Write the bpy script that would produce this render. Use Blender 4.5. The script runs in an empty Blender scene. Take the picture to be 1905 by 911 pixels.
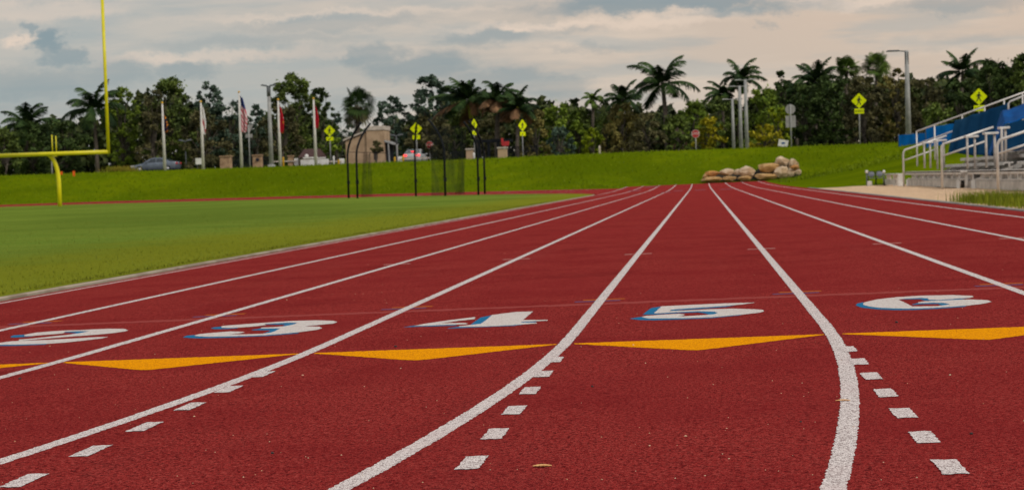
import bpy, bmesh, math, random
import numpy as np
from mathutils import Vector, Matrix
from mathutils.geometry import tessellate_polygon

# ------------------------------------------------------------------ camera
R = math.radians
S = bpy.context.scene
COL = S.collection
F = 3260.0                      # focal length in pixels of the 1905 px wide photograph
VPX, VPY = 1303.7, 328.0        # where the straight lanes converge
HC = 0.6528                     # eye height above the track
ROLL = 0.033
_d = Vector(((VPX - 952.5) / F, (455.5 - VPY) / F, -1)).normalized()
_h = Vector((1, ROLL, 0))
_up = _h.cross(_d).normalized()
_x = _d.cross(_up).normalized()
MW = Matrix((_x, _d, _up))      # camera -> world rotation
cam_d = bpy.data.cameras.new('camera'); cam = bpy.data.objects.new('camera', cam_d)
COL.objects.link(cam); S.camera = cam
cam.matrix_world = Matrix.Translation((0, 0, HC)) @ MW.to_4x4()
cam_d.sensor_width = 36; cam_d.lens = F / 1905 * 36
cam_d.clip_start = 0.05; cam_d.clip_end = 8000
cam_d.dof.use_dof = True; cam_d.dof.focus_distance = 4.9; cam_d.dof.aperture_fstop = 11.5

# ------------------------------------------------------------------ world: overcast evening sky
SUN_EL, SUN_AZ = 42.0, 125.0     # azimuth clockwise from +Y
wd = bpy.data.worlds.new('World'); S.world = wd; wd.use_nodes = True
nt = wd.node_tree; N = nt.nodes; L = nt.links; N.clear()
def nd(t, **k):
    n = N.new(t)
    for a, b in k.items(): setattr(n, a, b)
    return n
def val(sock, v):
    if isinstance(v, (int, float, tuple)): sock.default_value = v
    else: L.new(v, sock)
def mth(op, a, b=0.0, c=None, clamp=False):
    n = nd('ShaderNodeMath', operation=op, use_clamp=clamp); val(n.inputs[0], a); val(n.inputs[1], b)
    if c is not None: val(n.inputs[2], c)
    return n.outputs[0]
def mixc(f, a, b):
    n = nd('ShaderNodeMix', data_type='RGBA'); val(n.inputs[0], f); val(n.inputs[6], a); val(n.inputs[7], b)
    return n.outputs[2]
def smap(v, a, b, lo=0.0, hi=1.0):
    n = nd('ShaderNodeMapRange', interpolation_type='SMOOTHSTEP'); val(n.inputs[0], v)
    n.inputs[1].default_value = a; n.inputs[2].default_value = b; n.inputs[3].default_value = lo; n.inputs[4].default_value = hi
    return n.outputs[0]
tc = nd('ShaderNodeTexCoord'); sp = nd('ShaderNodeSeparateXYZ'); L.new(tc.outputs['Generated'], sp.inputs[0])
yy = mth('MAXIMUM', mth('ABSOLUTE', sp.outputs[1]), 0.15)
u = mth('DIVIDE', sp.outputs[0], yy); v = mth('DIVIDE', mth('MAXIMUM', sp.outputs[2], -0.05), yy)
gx = mth('MULTIPLY', u, 10.0); gy = mth('MULTIPLY', v, 10.0)      # tenths: one unit is 326 px of the photo
cb = nd('ShaderNodeCombineXYZ'); L.new(gx, cb.inputs[0]); L.new(gy, cb.inputs[1])
def noise(vec, scale, detail=4, rough=0.55, sx=1, sy=1, off=0.0):
    m = nd('ShaderNodeMapping'); m.inputs['Scale'].default_value = (sx, sy, 1); m.inputs['Location'].default_value = (off, off * .7, off * .3)
    L.new(vec, m.inputs[0])
    n = nd('ShaderNodeTexNoise'); n.inputs['Scale'].default_value = scale; n.inputs['Detail'].default_value = detail
    n.inputs['Roughness'].default_value = rough; L.new(m.outputs[0], n.inputs['Vector'])
    return n
n0 = noise(cb.outputs[0], 3.6, 7, .66, 1, 1.7, 3.1)
vs = nd('ShaderNodeVectorMath', operation='SUBTRACT'); L.new(n0.outputs['Color'], vs.inputs[0]); vs.inputs[1].default_value = (.5, .5, .5)
vm = nd('ShaderNodeVectorMath', operation='MULTIPLY'); L.new(vs.outputs[0], vm.inputs[0]); vm.inputs[1].default_value = (.66, .22, 0)
va = nd('ShaderNodeVectorMath', operation='ADD'); L.new(vm.outputs[0], va.inputs[0]); L.new(cb.outputs[0], va.inputs[1])
PW = va.outputs[0]
def blobs(lst):
    acc = 0.0
    for (px, py, rx, ry, amt) in lst:
        cxx = (px - VPX) / 326.0; cyy = (VPY - ROLL * (px - VPX) - py) / 326.0
        a = nd('ShaderNodeVectorMath', operation='SUBTRACT'); L.new(PW, a.inputs[0]); a.inputs[1].default_value = (cxx, cyy, 0)
        b = nd('ShaderNodeVectorMath', operation='MULTIPLY'); L.new(a.outputs[0], b.inputs[0]); b.inputs[1].default_value = (326 / rx, 326 / ry, 0)
        c = nd('ShaderNodeVectorMath', operation='LENGTH'); L.new(b.outputs[0], c.inputs[0])
        m = smap(c.outputs['Value'], (0.45 if ry > 15 else 0.3) if ry > 12 else 0.05, (1.25 if ry > 15 else 1.3) if ry > 12 else 1.7, amt, 0.0)
        acc = m if isinstance(acc, float) else mth('MAXIMUM', acc, m)
    return acc
dark = blobs([(82, 66, 40, 26, 1.0), (28, 50, 20, 18, .75), (95, 95, 45, 22, .75), (40, 150, 130, 42, .6), (180, 135, 110, 34, .55),
              (325, 128, 60, 20, .55), (690, 98, 70, 26, .7), (790, 120, 120, 34, .75), (900, 150, 120, 28, .6), (1035, 160, 100, 26, .55),
              (1250, 8, 290, 20, .95), (1420, 20, 120, 10, .8), (1790, 18, 130, 16, .5), (480, 70, 240, 15, .35), (590, 95, 130, 11, .35),
              (920, 72, 110, 14, .5), (1110, 93, 80, 7, .35), (1435, 50, 16, 6, .4), (1770, 82, 150, 12, .25), (620, 40, 230, 18, .4),
              (30, 205, 160, 30, .35), (560, 200, 160, 30, .35), (1080, 62, 60, 5, .3)])
warm = blobs([(300, 105, 150, 11, .6), (500, 98, 230, 9, .6), (950, 56, 50, 5, .9), (1050, 47, 170, 8, .7), (1230, 42, 130, 9, .6),
              (1600, 12, 150, 15, .7), (10, 68, 40, 12, .8), (660, 20, 300, 6, .4), (770, 98, 30, 6, .6), (1290, 26, 70, 4, .6), (60, 10, 200, 22, .4)])
n1 = noise(cb.outputs[0], 1.1, 6, .6, .55, 4.2, 11.0).outputs[0]
n2 = noise(cb.outputs[0], 2.6, 5, .55, .5, 3.4, 5.0).outputs[0]
right = smap(gx, -3.6, 1.2)
base = mixc(right, (.385, .40, .385, 1), (.60, .465, .365, 1))
low = smap(gy, .25, 1.0)
base = mixc(mth('MULTIPLY', mth('SUBTRACT', 1.0, low), .30), base, (.40, .40, .385, 1))
base = mixc(mth('MULTIPLY', smap(n1, .42, .64, 0, .62), smap(gx, -4.5, -.5, .45, 1.0)), base, (.67, .545, .44, 1))
base = mixc(smap(n2, .44, .64, 0, .42), base, (.31, .36, .37, 1))
base = mixc(warm, base, (.76, .60, .48, 1))
base = mixc(mth('MULTIPLY', dark, .82), base, (.185, .255, .290, 1))
# away from the photographed strip the cloud deck is an even pale grey, brighter overhead
hi = smap(gy, 1.3, 6.0)
base = mixc(hi, base, (.62, .62, .62, 1))
sky = nd('ShaderNodeTexSky', sky_type='NISHITA'); sky.sun_disc = False
sky.sun_elevation = R(SUN_EL); sky.sun_rotation = R(SUN_AZ)
bg1 = nd('ShaderNodeBackground'); L.new(base, bg1.inputs[0]); bg1.inputs[1].default_value = 0.88
bg2 = nd('ShaderNodeBackground'); L.new(sky.outputs[0], bg2.inputs[0]); bg2.inputs[1].default_value = 0.06
mx = nd('ShaderNodeMixShader'); mx.inputs[0].default_value = 0.10
L.new(bg1.outputs[0], mx.inputs[1]); L.new(bg2.outputs[0], mx.inputs[2])
wo = nd('ShaderNodeOutputWorld'); L.new(mx.outputs[0], wo.inputs[0])
wd.cycles.sampling_method = 'MANUAL'; wd.cycles.sample_map_resolution = 512

sd = bpy.data.lights.new('sun', 'SUN'); sd.energy = 1.3; sd.angle = R(12); sd.color = (1, .93, .84)
so = bpy.data.objects.new('sun', sd); COL.objects.link(so)
_az, _el = R(SUN_AZ), R(SUN_EL)
so.rotation_euler = Vector((math.sin(_az) * math.cos(_el), math.cos(_az) * math.cos(_el), math.sin(_el))).to_track_quat('Z', 'Y').to_euler()
S.view_settings.view_transform = 'Standard'; S.view_settings.look = 'None'
S.view_settings.exposure = 0.36; S.view_settings.gamma = 1; S.view_settings.use_curve_mapping = False

# ------------------------------------------------------------------ helpers
rng = np.random.default_rng(7)
random.seed(7)
def at(px, py, Y):
    """world point on the sight line through photo pixel (px, py) at distance Y down the straight"""
    r = MW @ Vector(((px - 952.5) / F, (455.5 - py) / F, -1))
    return Vector((0, 0, HC)) + r * (Y / r.y)
XI = -4.9; YB, YF = 7.5, 82.0; CXN, RN = -29.5, 24.6; CXF, RF = -41.0, 36.1
def s_of(x, y):
    if y > YF: return math.hypot(x - CXF, y - YF) - RF
    if y < YB and x > CXN: return math.hypot(x - CXN, y - YB) - RN
    return max(x - XI, -77.1 - x)
def z0(x, y):
    s = s_of(x, y)
    return -.067 + .0048 * min(max(XI - x, 0), 40) + .0138 * min(max(s, 0), 21)
def rectd(x, y, x0, x1, y0, y1):
    return math.hypot(max(x0 - x, 0, x - x1), max(y0 - y, 0, y - y1))
def mound(x, y):
    d = min(rectd(x, y, -86.4, 4.3, -900, 82), max(math.hypot(x - CXF, y - YF) - 45.3, 0),
            rectd(x, y, -5, 4.3, 82, 116.4), rectd(x, y, 4, 45, -900, 66))
    return d
def H(x, y):
    d = mound(x, y)
    if d <= 0: return z0(x, y) - (.03 if y > 62 else .3)
    t = min(d / 15.0, 1); t = t * t * (3 - 2 * t) * .55 + t * .45
    zz = (z0(x, y) - .03) * (1 - t) + 2.62 * t
    if d > 17: zz -= .12 * min((d - 17) / 10, 1)
    return zz
def tground(px, py, lift=0.0):
    """photo pixel -> point on the (tilted) plane of the home straight"""
    o = Vector((0, 0, HC)); r = MW @ Vector(((px - 952.5) / F, (455.5 - py) / F, -1))
    a, b = .0138, .0006 + lift
    t = (b - o.z) / (r.z - a * r.x)
    return o + r * t

def tag(o, label=None, cat=None, group=None, kind=None):
    if label: o['label'] = label
    if cat: o['category'] = cat
    if group: o['group'] = group
    if kind: o['kind'] = kind
    return o
def empty(name, loc=(0, 0, 0), rz=0.0):
    o = bpy.data.objects.new(name, None); COL.objects.link(o); o.location = loc; o.rotation_euler = (0, 0, rz)
    o.empty_display_size = .2
    return o
def copy_tree(o, parent=None):
    c = o.copy(); COL.objects.link(c); c.parent = parent
    for ch in list(o.children): copy_tree(ch, c)
    return c
class MB:
    def __init__(s): s.v = []; s.f = []
    def add(s, vs, fs):
        o = len(s.v); s.v += [tuple(p) for p in vs]; s.f += [tuple(i + o for i in f) for f in fs]; return s
    def box(s, c, d, rot=None, taper=1.0):
        c = Vector(c); pts = []
        for z in (-1, 1):
            k = 1 if z < 0 else taper
            for x, y in ((-1, -1), (1, -1), (1, 1), (-1, 1)):
                p = Vector((x * d[0] / 2 * k, y * d[1] / 2 * k, z * d[2] / 2))
                if rot is not None: p = rot @ p
                pts.append(p + c)
        return s.add(pts, [(3, 2, 1, 0), (4, 5, 6, 7), (0, 1, 5, 4), (1, 2, 6, 5), (2, 3, 7, 6), (3, 0, 4, 7)])
    def bar(s, a, b, w, h):
        a = Vector(a); b = Vector(b); d = (b - a); t = d.normalized()
        up = Vector((0, 0, 1)) if abs(t.z) < .95 else Vector((0, 1, 0))
        sx = t.cross(up).normalized(); sz = sx.cross(t)
        pts = [p + sx * x * w / 2 + sz * z * h / 2 for p in (a, b) for x, z in ((-1, -1), (1, -1), (1, 1), (-1, 1))]
        return s.add(pts, [(0, 1, 2, 3), (7, 6, 5, 4), (4, 5, 1, 0), (5, 6, 2, 1), (6, 7, 3, 2), (7, 4, 0, 3)])
    def tube(s, path, rad, n=8, cap=True):
        path = [Vector(p) for p in path]; m = len(path)
        if not hasattr(rad, '__len__'): rad = [rad] * m
        o = len(s.v); prev = None
        for i, p in enumerate(path):
            t = (path[min(i + 1, m - 1)] - path[max(i - 1, 0)]).normalized()
            if prev is None:
                ref = Vector((0, 0, 1)) if abs(t.z) < .9 else Vector((1, 0, 0))
                a = t.cross(ref).normalized()
            else: a = (prev - t * prev.dot(t)).normalized()
            prev = a; b = t.cross(a)
            for k in range(n):
                q = 2 * math.pi * k / n; s.v.append(tuple(p + (a * math.cos(q) + b * math.sin(q)) * rad[i]))
        for i in range(m - 1):
            for k in range(n):
                k2 = (k + 1) % n; s.f.append((o + i * n + k, o + i * n + k2, o + (i + 1) * n + k2, o + (i + 1) * n + k))
        if cap:
            s.f.append(tuple(o + k for k in range(n))[::-1]); s.f.append(tuple(o + (m - 1) * n + k for k in range(n)))
        return s
    def lathe(s, c, prof, n=16):
        c = Vector(c); o = len(s.v)
        for r, z in prof:
            for k in range(n):
                q = 2 * math.pi * k / n; s.v.append((c.x + r * math.cos(q), c.y + r * math.sin(q), c.z + z))
        for i in range(len(prof) - 1):
            for k in range(n):
                k2 = (k + 1) % n; s.f.append((o + i * n + k, o + i * n + k2, o + (i + 1) * n + k2, o + (i + 1) * n + k))
        s.f.append(tuple(o + k for k in range(n))[::-1]); s.f.append(tuple(o + (len(prof) - 1) * n + k for k in range(n)))
        return s
    def plate(s, pts2, y, th, flip=False):
        """polygon in the x-z plane given thickness th along y (front face at y - th/2)"""
        tri = tessellate_polygon([[Vector((p[0], p[1], 0)) for p in pts2]])
        n = len(pts2); o = len(s.v)
        s.v += [(p[0], y - th / 2, p[1]) for p in pts2] + [(p[0], y + th / 2, p[1]) for p in pts2]
        for t in tri: s.f.append(tuple(o + i for i in t)); s.f.append(tuple(o + n + i for i in reversed(t)))
        for i in range(n): j = (i + 1) % n; s.f.append((o + i, o + j, o + n + j, o + n + i))
        return s
    def build(s, name, m, parent=None, smooth=False, bevel=0, loc=None):
        me = bpy.data.meshes.new(name); me.from_pydata(s.v, [], s.f); me.validate()
        bm = bmesh.new(); bm.from_mesh(me); bmesh.ops.recalc_face_normals(bm, faces=bm.faces); bm.to_mesh(me); bm.free()
        if smooth: me.polygons.foreach_set('use_smooth', [True] * len(me.polygons))
        me.materials.append(m)
        o = bpy.data.objects.new(name, me); COL.objects.link(o)
        if parent is not None: o.parent = parent
        if loc is not None: o.location = loc
        if bevel:
            b = o.modifiers.new('bevel', 'BEVEL'); b.width = bevel; b.segments = 2; b.limit_method = 'ANGLE'
        return o
def np_obj(name, V, Fq, m, parent=None, smooth=False):
    me = bpy.data.meshes.new(name); V = np.asarray(V, np.float32); Fq = np.asarray(Fq, np.int32); k = Fq.shape[1]
    me.vertices.add(len(V)); me.vertices.foreach_set('co', V.ravel())
    me.loops.add(Fq.size); me.loops.foreach_set('vertex_index', Fq.ravel())
    me.polygons.add(len(Fq)); me.polygons.foreach_set('loop_start', np.arange(0, Fq.size, k, dtype=np.int32))
    me.polygons.foreach_set('loop_total', np.full(len(Fq), k, np.int32))
    me.update(calc_edges=True)
    if smooth: me.polygons.foreach_set('use_smooth', np.ones(len(Fq), bool))
    me.materials.append(m)
    o = bpy.data.objects.new(name, me); COL.objects.link(o)
    if parent is not None: o.parent = parent
    return o

# ------------------------------------------------------------------ materials
class NB:
    def __init__(s, name, rough=.7, spec=.3):
        s.m = bpy.data.materials.new(name); s.m.use_nodes = True; s.t = s.m.node_tree
        s.b = s.t.nodes['Principled BSDF']; s.b.inputs['Roughness'].default_value = rough
        s.b.inputs['Specular IOR Level'].default_value = spec
        s.co = s.n('ShaderNodeTexCoord').outputs['Object']
    def n(s, t, **k):
        n = s.t.nodes.new(t)
        for a, b in k.items(): setattr(n, a, b)
        return n
    def l(s, a, b): s.t.links.new(a, b)
    def noise(s, scale, detail=3, rough=.55, vec=None, stretch=None):
        vec = vec or s.co
        if stretch:
            mp = s.n('ShaderNodeMapping'); mp.inputs['Scale'].default_value = stretch; s.l(vec, mp.inputs[0]); vec = mp.outputs[0]
        n = s.n('ShaderNodeTexNoise'); n.inputs['Scale'].default_value = scale; n.inputs['Detail'].default_value = detail
        n.inputs['Roughness'].default_value = rough; s.l(vec, n.inputs['Vector']); return n.outputs[0]
    def mr(s, v, a, b, lo=0., hi=1.):
        n = s.n('ShaderNodeMapRange', interpolation_type='SMOOTHSTEP'); s.l(v, n.inputs[0])
        for i, q in enumerate((a, b, lo, hi)): n.inputs[i + 1].default_value = q
        return n.outputs[0]
    def mix(s, f, a, b):
        n = s.n('ShaderNodeMix', data_type='RGBA')
        for i, q in ((0, f), (6, a), (7, b)):
            if isinstance(q, (float, int)): n.inputs[i].default_value = q
            elif isinstance(q, tuple): n.inputs[i].default_value = (*q[:3], 1)
            else: s.l(q, n.inputs[i])
        return n.outputs[2]
    def col(s, c):
        if isinstance(c, tuple): s.b.inputs['Base Color'].default_value = (*c[:3], 1)
        else: s.l(c, s.b.inputs['Base Color'])
    def bump(s, h, strength=.5, dist=.01):
        n = s.n('ShaderNodeBump'); n.inputs['Strength'].default_value = strength; n.inputs['Distance'].default_value = dist
        s.l(h, n.inputs['Height']); s.l(n.outputs[0], s.b.inputs['Normal'])
def pm(name, c1, c2=None, scale=3, rough=.7, spec=.3, metal=0, bump=0, bscale=None, lo=.4, hi=.62, stretch=None):
    q = NB(name, rough, spec); c2 = c2 or tuple(x * .72 for x in c1)
    q.col(q.mix(q.mr(q.noise(scale, 5, .6, stretch=stretch), lo, hi), c1, c2))
    q.b.inputs['Metallic'].default_value = metal
    if bump: q.bump(q.noise(bscale or scale * 4, 3), bump, .02)
    return q.m
M = {}
def track_mat():
    q = NB('track_rubber', .9, 0)
    vo = q.n('ShaderNodeTexVoronoi'); vo.inputs['Scale'].default_value = 300; q.l(q.co, vo.inputs['Vector'])
    sep = q.n('ShaderNodeSeparateColor'); q.l(vo.outputs['Color'], sep.inputs[0])
    c = q.mix(sep.outputs[0], (.225, .0180, .0170), (.42, .048, .042))
    c = q.mix(q.mr(q.noise(210, 3, .6), .55, .61), c, (.045, .005, .007))
    c = q.mix(q.mr(q.noise(80, 3, .7), .515, .60, 0, .95), c, (.085, .009, .010))
    c = q.mix(q.mr(q.noise(97, 3, .7, stretch=(1, 1, 1.3)), .53, .62, 0, .75), c, (.50, .080, .066))
    c = q.mix(q.mr(sep.outputs[1], .93, .95, 0, .55), c, (.42, .09, .075))
    c = q.mix(q.mr(q.noise(1.3, 5, .6), .38, .7, 0, .38), c, (.175, .011, .014))
    c = q.mix(q.mr(q.noise(.16, 4, .6), .40, .66, 0, .34), c, (.27, .026, .027))
    # long scuffs along the straight
    c = q.mix(q.mr(q.noise(.9, 4, .6, stretch=(1.6, .12, 1)), .56, .74, 0, .25), c, (.26, .05, .045))
    c = q.mix(q.mr(q.noise(.55, 6, .72), .58, .66, 0, .30), c, (.11, .010, .012))
    c = q.mix(q.mr(q.noise(6.0, 5, .7), .62, .72, 0, .35), c, (.10, .009, .010))
    q.col(c); q.bump(vo.outputs['Distance'], .9, .004); return q.m
M['track'] = track_mat()
def paint_mat(name, c, c2, wear=.3, pit=.5):
    q = NB(name, .8, 0)
    vo = q.n('ShaderNodeTexVoronoi'); vo.inputs['Scale'].default_value = 210; q.l(q.co, vo.inputs['Vector'])
    sep = q.n('ShaderNodeSeparateColor'); q.l(vo.outputs['Color'], sep.inputs[0])
    k = q.mix(sep.outputs[0], c, tuple(x * .82 for x in c))
    k = q.mix(q.mr(q.noise(300, 2, .5), .54, .60, 0, pit), k, c2)
    k = q.mix(q.mr(q.noise(92, 3, .7), .545, .62, 0, pit * .85), k, c2)
    k = q.mix(q.mr(q.noise(2.2, 5, .65), .46, .72, 0, wear), k, tuple(.55 * a + .45 * b for a, b in zip(c, (.3, .05, .05))))
    q.col(k); q.bump(vo.outputs['Distance'], .7, .003); return q.m
M['line'] = paint_mat('lane_paint', (.82, .74, .71), (.12, .06, .06), .30, .9)
M['numw'] = paint_mat('number_white_paint', (.72, .67, .63), (.30, .17, .15), .2, .6)
M['numb'] = paint_mat('number_blue_paint', (.028, .185, .36), (.02, .09, .18), .12, .5)
M['orange'] = paint_mat('orange_paint', (.98, .385, .004), (.40, .11, .01), .06, .85)
M['tickb'] = paint_mat('faded_blue_paint', (.13, .10, .20), (.12, .03, .05), .4, .5)
M['ticko'] = paint_mat('thin_orange_paint', (.55, .15, .03), (.3, .05, .02), .7, .6)
M['tickw'] = paint_mat('faded_white_paint', (.55, .28, .25), (.25, .06, .06), .4, .5)
M['lav'] = paint_mat('faded_lavender_paint', (.24, .10, .12), (.22, .04, .05), .8, .6)
M['seam'] = paint_mat('scrubbed_track', (.33, .066, .058), (.26, .03, .03), .8, .3)
def grass_mat(name, a, b, c, dry=None):
    q = NB(name, .95, 0)
    k = q.mix(q.mr(q.noise(.35, 5, .62), .36, .66), a, b)
    k = q.mix(q.mr(q.noise(2.4, 4, .6, stretch=(1, .45, 1)), .5, .72, 0, .55), k, c)
    k = q.mix(q.mr(q.noise(38, 3, .6), .42, .68, 0, .4), k, tuple(x * .55 for x in a))
    k = q.mix(q.mr(q.noise(.09, 4, .6, stretch=(1, .6, 1)), .40, .60, 0, .7), k, tuple(x * .68 for x in a))
    if dry:
        sx = q.n('ShaderNodeSeparateXYZ'); q.l(q.co, sx.inputs[0])
        ad = q.n('ShaderNodeMath', operation='ADD'); q.l(sx.outputs[0], ad.inputs[0])
        mu = q.n('ShaderNodeMath', operation='MULTIPLY'); q.l(q.noise(.5, 4, .6), mu.inputs[0]); mu.inputs[1].default_value = 3.2
        q.l(mu.outputs[0], ad.inputs[1])
        k = q.mix(q.mr(ad.outputs[0], -8.0, -4.6, 0, .6), k, dry)
    q.col(k); q.bump(q.noise(30, 4, .7), .9, .03); return q.m
M['field'] = grass_mat('infield_turf', (.150, .225, .030), (.185, .245, .034), (.120, .180, .022), (.215, .205, .010))
M['bank'] = grass_mat('bank_grass', (.104, .154, .0026), (.138, .180, .0026), (.058, .090, .0028))
M['kerb'] = pm('kerb_concrete', (.40, .33, .25), (.27, .21, .15), 2.5, .85, bump=.4, bscale=40)
M['kerb2'] = pm('edge_concrete', (.30, .27, .25), (.20, .17, .16), 2, .9, bump=.4, bscale=40)
def gravel():
    q = NB('gravel', .9, .15)
    vo = q.n('ShaderNodeTexVoronoi'); vo.inputs['Scale'].default_value = 22; q.l(q.co, vo.inputs['Vector'])
    sep = q.n('ShaderNodeSeparateColor'); q.l(vo.outputs['Color'], sep.inputs[0])
    k = q.mix(sep.outputs[0], (.86, .60, .38), (.56, .37, .22))
    k = q.mix(q.mr(q.noise(.9, 5, .6), .45, .72, 0, .4), k, (.42, .27, .17))
    q.col(k); q.bump(vo.outputs['Distance'], 1, .04); return q.m
M['gravel'] = gravel()
M['asphalt'] = pm('asphalt', (.06, .06, .062), (.045, .045, .047), 2, .9, bump=.3, bscale=60)
def leafmat(name, a, b, c=None, rough=.6):
    q = NB(name, rough, .06)
    g = q.n('ShaderNodeNewGeometry'); ri = g.outputs['Random Per Island']
    k = q.mix(ri, a, b)
    k = q.mix(q.mr(q.noise(.42, 3, .6), .42, .62), k, c or tuple(x * .5 for x in a))
    q.col(k); return q.m
M['leaf_dark'] = leafmat('leaf_dark', (0.0416, 0.0749, 0.0208), (0.1040, 0.1498, 0.0416), (0.0250, 0.0416, 0.0147))
M['leaf_green'] = leafmat('leaf_green', (0.1082, 0.1769, 0.0208), (0.2393, 0.3120, 0.0374), (0.0582, 0.0915, 0.0166))
M['leaf_mid'] = leafmat('leaf_mid', (0.0749, 0.1165, 0.0250), (0.1769, 0.2288, 0.0499), (0.0374, 0.0563, 0.0186))
M['leaf_grey'] = leafmat('leaf_grey', (0.0541, 0.0957, 0.0707), (0.1373, 0.1914, 0.1290), (0.0291, 0.0499, 0.0355))
M['leaf_olive'] = leafmat('leaf_olive', (0.1664, 0.1561, 0.0499), (0.3120, 0.2599, 0.0749), (0.0707, 0.0666, 0.0250))
M['leaf_brown'] = leafmat('leaf_dull', (.085, .082, .036), (.150, .135, .058), (.045, .046, .022))
M['leaf_bright'] = leafmat('leaf_bright', (0.1408, 0.1984, 0.0077), (0.2688, 0.3072, 0.0154), (0.0640, 0.1024, 0.0077))
M['leaf_yellow'] = leafmat('leaf_yellow', (0.2304, 0.2176, 0.0102), (0.3968, 0.3328, 0.0205), (0.0896, 0.1024, 0.0077))
M['frond'] = leafmat('palm_frond', (.020, .050, .014), (.060, .098, .026), (.010, .022, .008), .6)
M['frond_l'] = leafmat('light_palm_frond', (0.0640, 0.1216, 0.0230), (0.1536, 0.2176, 0.0384), (0.0384, 0.0640, 0.0154), .45)
M['frond_b'] = leafmat('dry_palm_frond', (0.2048, 0.1088, 0.0576), (0.3328, 0.1920, 0.1024), (0.0896, 0.0512, 0.0282), .7)
M['wood_stuff'] = leafmat('woodland_leaves', (0.0411, 0.0593, 0.0182), (0.1095, 0.1256, 0.0411), (0.0182, 0.0274, 0.0114))
M['bark'] = pm('bark', (.10, .085, .065), (.045, .038, .03), 2.5, .9, bump=.6, bscale=14)
M['palm_bark'] = pm('palm_bark', (.13, .105, .085), (.06, .05, .04), 3, .9, bump=.5, stretch=(1, 1, 5))
M['shaft'] = pm('crownshaft', (.34, .33, .03), (.20, .22, .02), 2, .6)
# ------------------------------------------------------------------ the setting: ground, track, field, gravel
def grid_obj(name, xs, ys, zf, m, keep=None):
    nx, ny = len(xs), len(ys)
    V = [(x, y, zf(x, y)) for y in ys for x in xs]; Fq = []
    for j in range(ny - 1):
        for i in range(nx - 1):
            if keep and not keep((xs[i] + xs[i + 1]) / 2, (ys[j] + ys[j + 1]) / 2): continue
            a = j * nx + i; Fq.append((a, a + 1, a + nx + 1, a + nx))
    return np_obj(name, V, Fq, m, smooth=True)
def steps(a, b, d): return list(np.linspace(a, b, max(2, int(round((b - a) / d)) + 1)))
gx_ = [-3000, -1500, -700, -350, -200, -140] + steps(-110, 45, 1.25) + [60, 90, 140, 220, 400, 800, 1600, 3000]
gy_ = [-3000, -1000, -400, -150, -60, -20, 20, 50] + steps(58, 175, 1.25) + [190, 220, 280, 400, 800, 1600, 4000]
tag(grid_obj('ground', gx_, gy_, H, M['bank']), kind='structure')
tag(grid_obj('road', steps(-160, 90, 5), steps(158, 176, 3), lambda x, y: 2.78, M['asphalt']), kind='structure')

def strip_path(s, y0=YB, y1=116.2, near=70, z=0.0, dth=1.0):
    """centre points along lateral offset s: near bend, then the straight up to y1"""
    pts = []
    r = RN + s
    for k in range(int(near / dth), 0, -1):
        a = R(k * dth); pts.append((CXN + r * math.cos(a), YB - r * math.sin(a)))
    for y in steps(y0, y1, 1.5): pts.append((XI + s, y))
    return pts
def bend_path(s, clipx=None):
    r = RF + s; pts = []
    for k in range(0, 181):
        a = R(k); x, y = CXF + r * math.cos(a), YF + r * math.sin(a)
        if clipx is not None and x > clipx: continue
        pts.append((x, y))
    return pts
def surf_from_paths(rows, lift, m, name, parent=None):
    V = []; Fq = []; n = len(rows[0])
    for row in rows:
        for x, y in row: V.append((x, y, z0(x, y) + lift))
    for j in range(len(rows) - 1):
        for i in range(n - 1):
            a = j * n + i; Fq.append((a, a + 1, a + n + 1, a + n))
    return np_obj(name, V, Fq, m, parent)
SS = list(np.linspace(0, 9.05, 9)); SS[0] = -.05
mb = MB()
def add_rows(mb, rows, lift):
    V = []; Fq = []; n = len(rows[0])
    for row in rows:
        for x, y in row: V.append((x, y, z0(x, y) + lift))
    for j in range(len(rows) - 1):
        for i in range(n - 1):
            a = j * n + i; Fq.append((a, a + n, a + n + 1, a + 1))
    mb.add(V, Fq)
add_rows(mb, [strip_path(s) for s in SS], 0)
tmp = MB(); add_rows(tmp, [bend_path(s) for s in SS], 0)
me = bpy.data.meshes.new('t'); me.from_pydata(tmp.v, [], tmp.f); bm = bmesh.new(); bm.from_mesh(me)
bmesh.ops.bisect_plane(bm, geom=bm.verts[:] + bm.edges[:] + bm.faces[:], plane_co=(XI - .05, 0, 0), plane_no=(1, 0, 0), clear_outer=True)
bm.verts.ensure_lookup_table(); bm.verts.index_update()
mb.add([v.co[:] for v in bm.verts], [[v.index for v in f.verts] for f in bm.faces]); bm.free()
track = mb.build('running_track', M['track'], smooth=True)
tag(track, kind='structure')

V = []; 
field = MB()
gridrows = [[(x, y) for y in steps(YB, YF, 2)] for x in steps(-76.8, XI - .2, 1.8)]
add_rows(field, gridrows, .012)
add_rows(field, [[(CXF + r * math.cos(R(a)), YF + r * math.sin(R(a))) for a in range(0, 181, 2)] for r in steps(.01, RF - .2, 2)], .012)
add_rows(field, [[(CXN + r * math.cos(R(a)), YB - r * math.sin(R(a))) for a in range(0, 91, 2)] for r in steps(.01, RN - .2, 2)], .012)
add_rows(field, [[(x, y) for y in (YB - 24, YB - 12, YB)] for x in (-76.8, -60, -45, CXN)], .012)
tag(field.build('infield_grass', M['field'], smooth=True), kind='structure')

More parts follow.
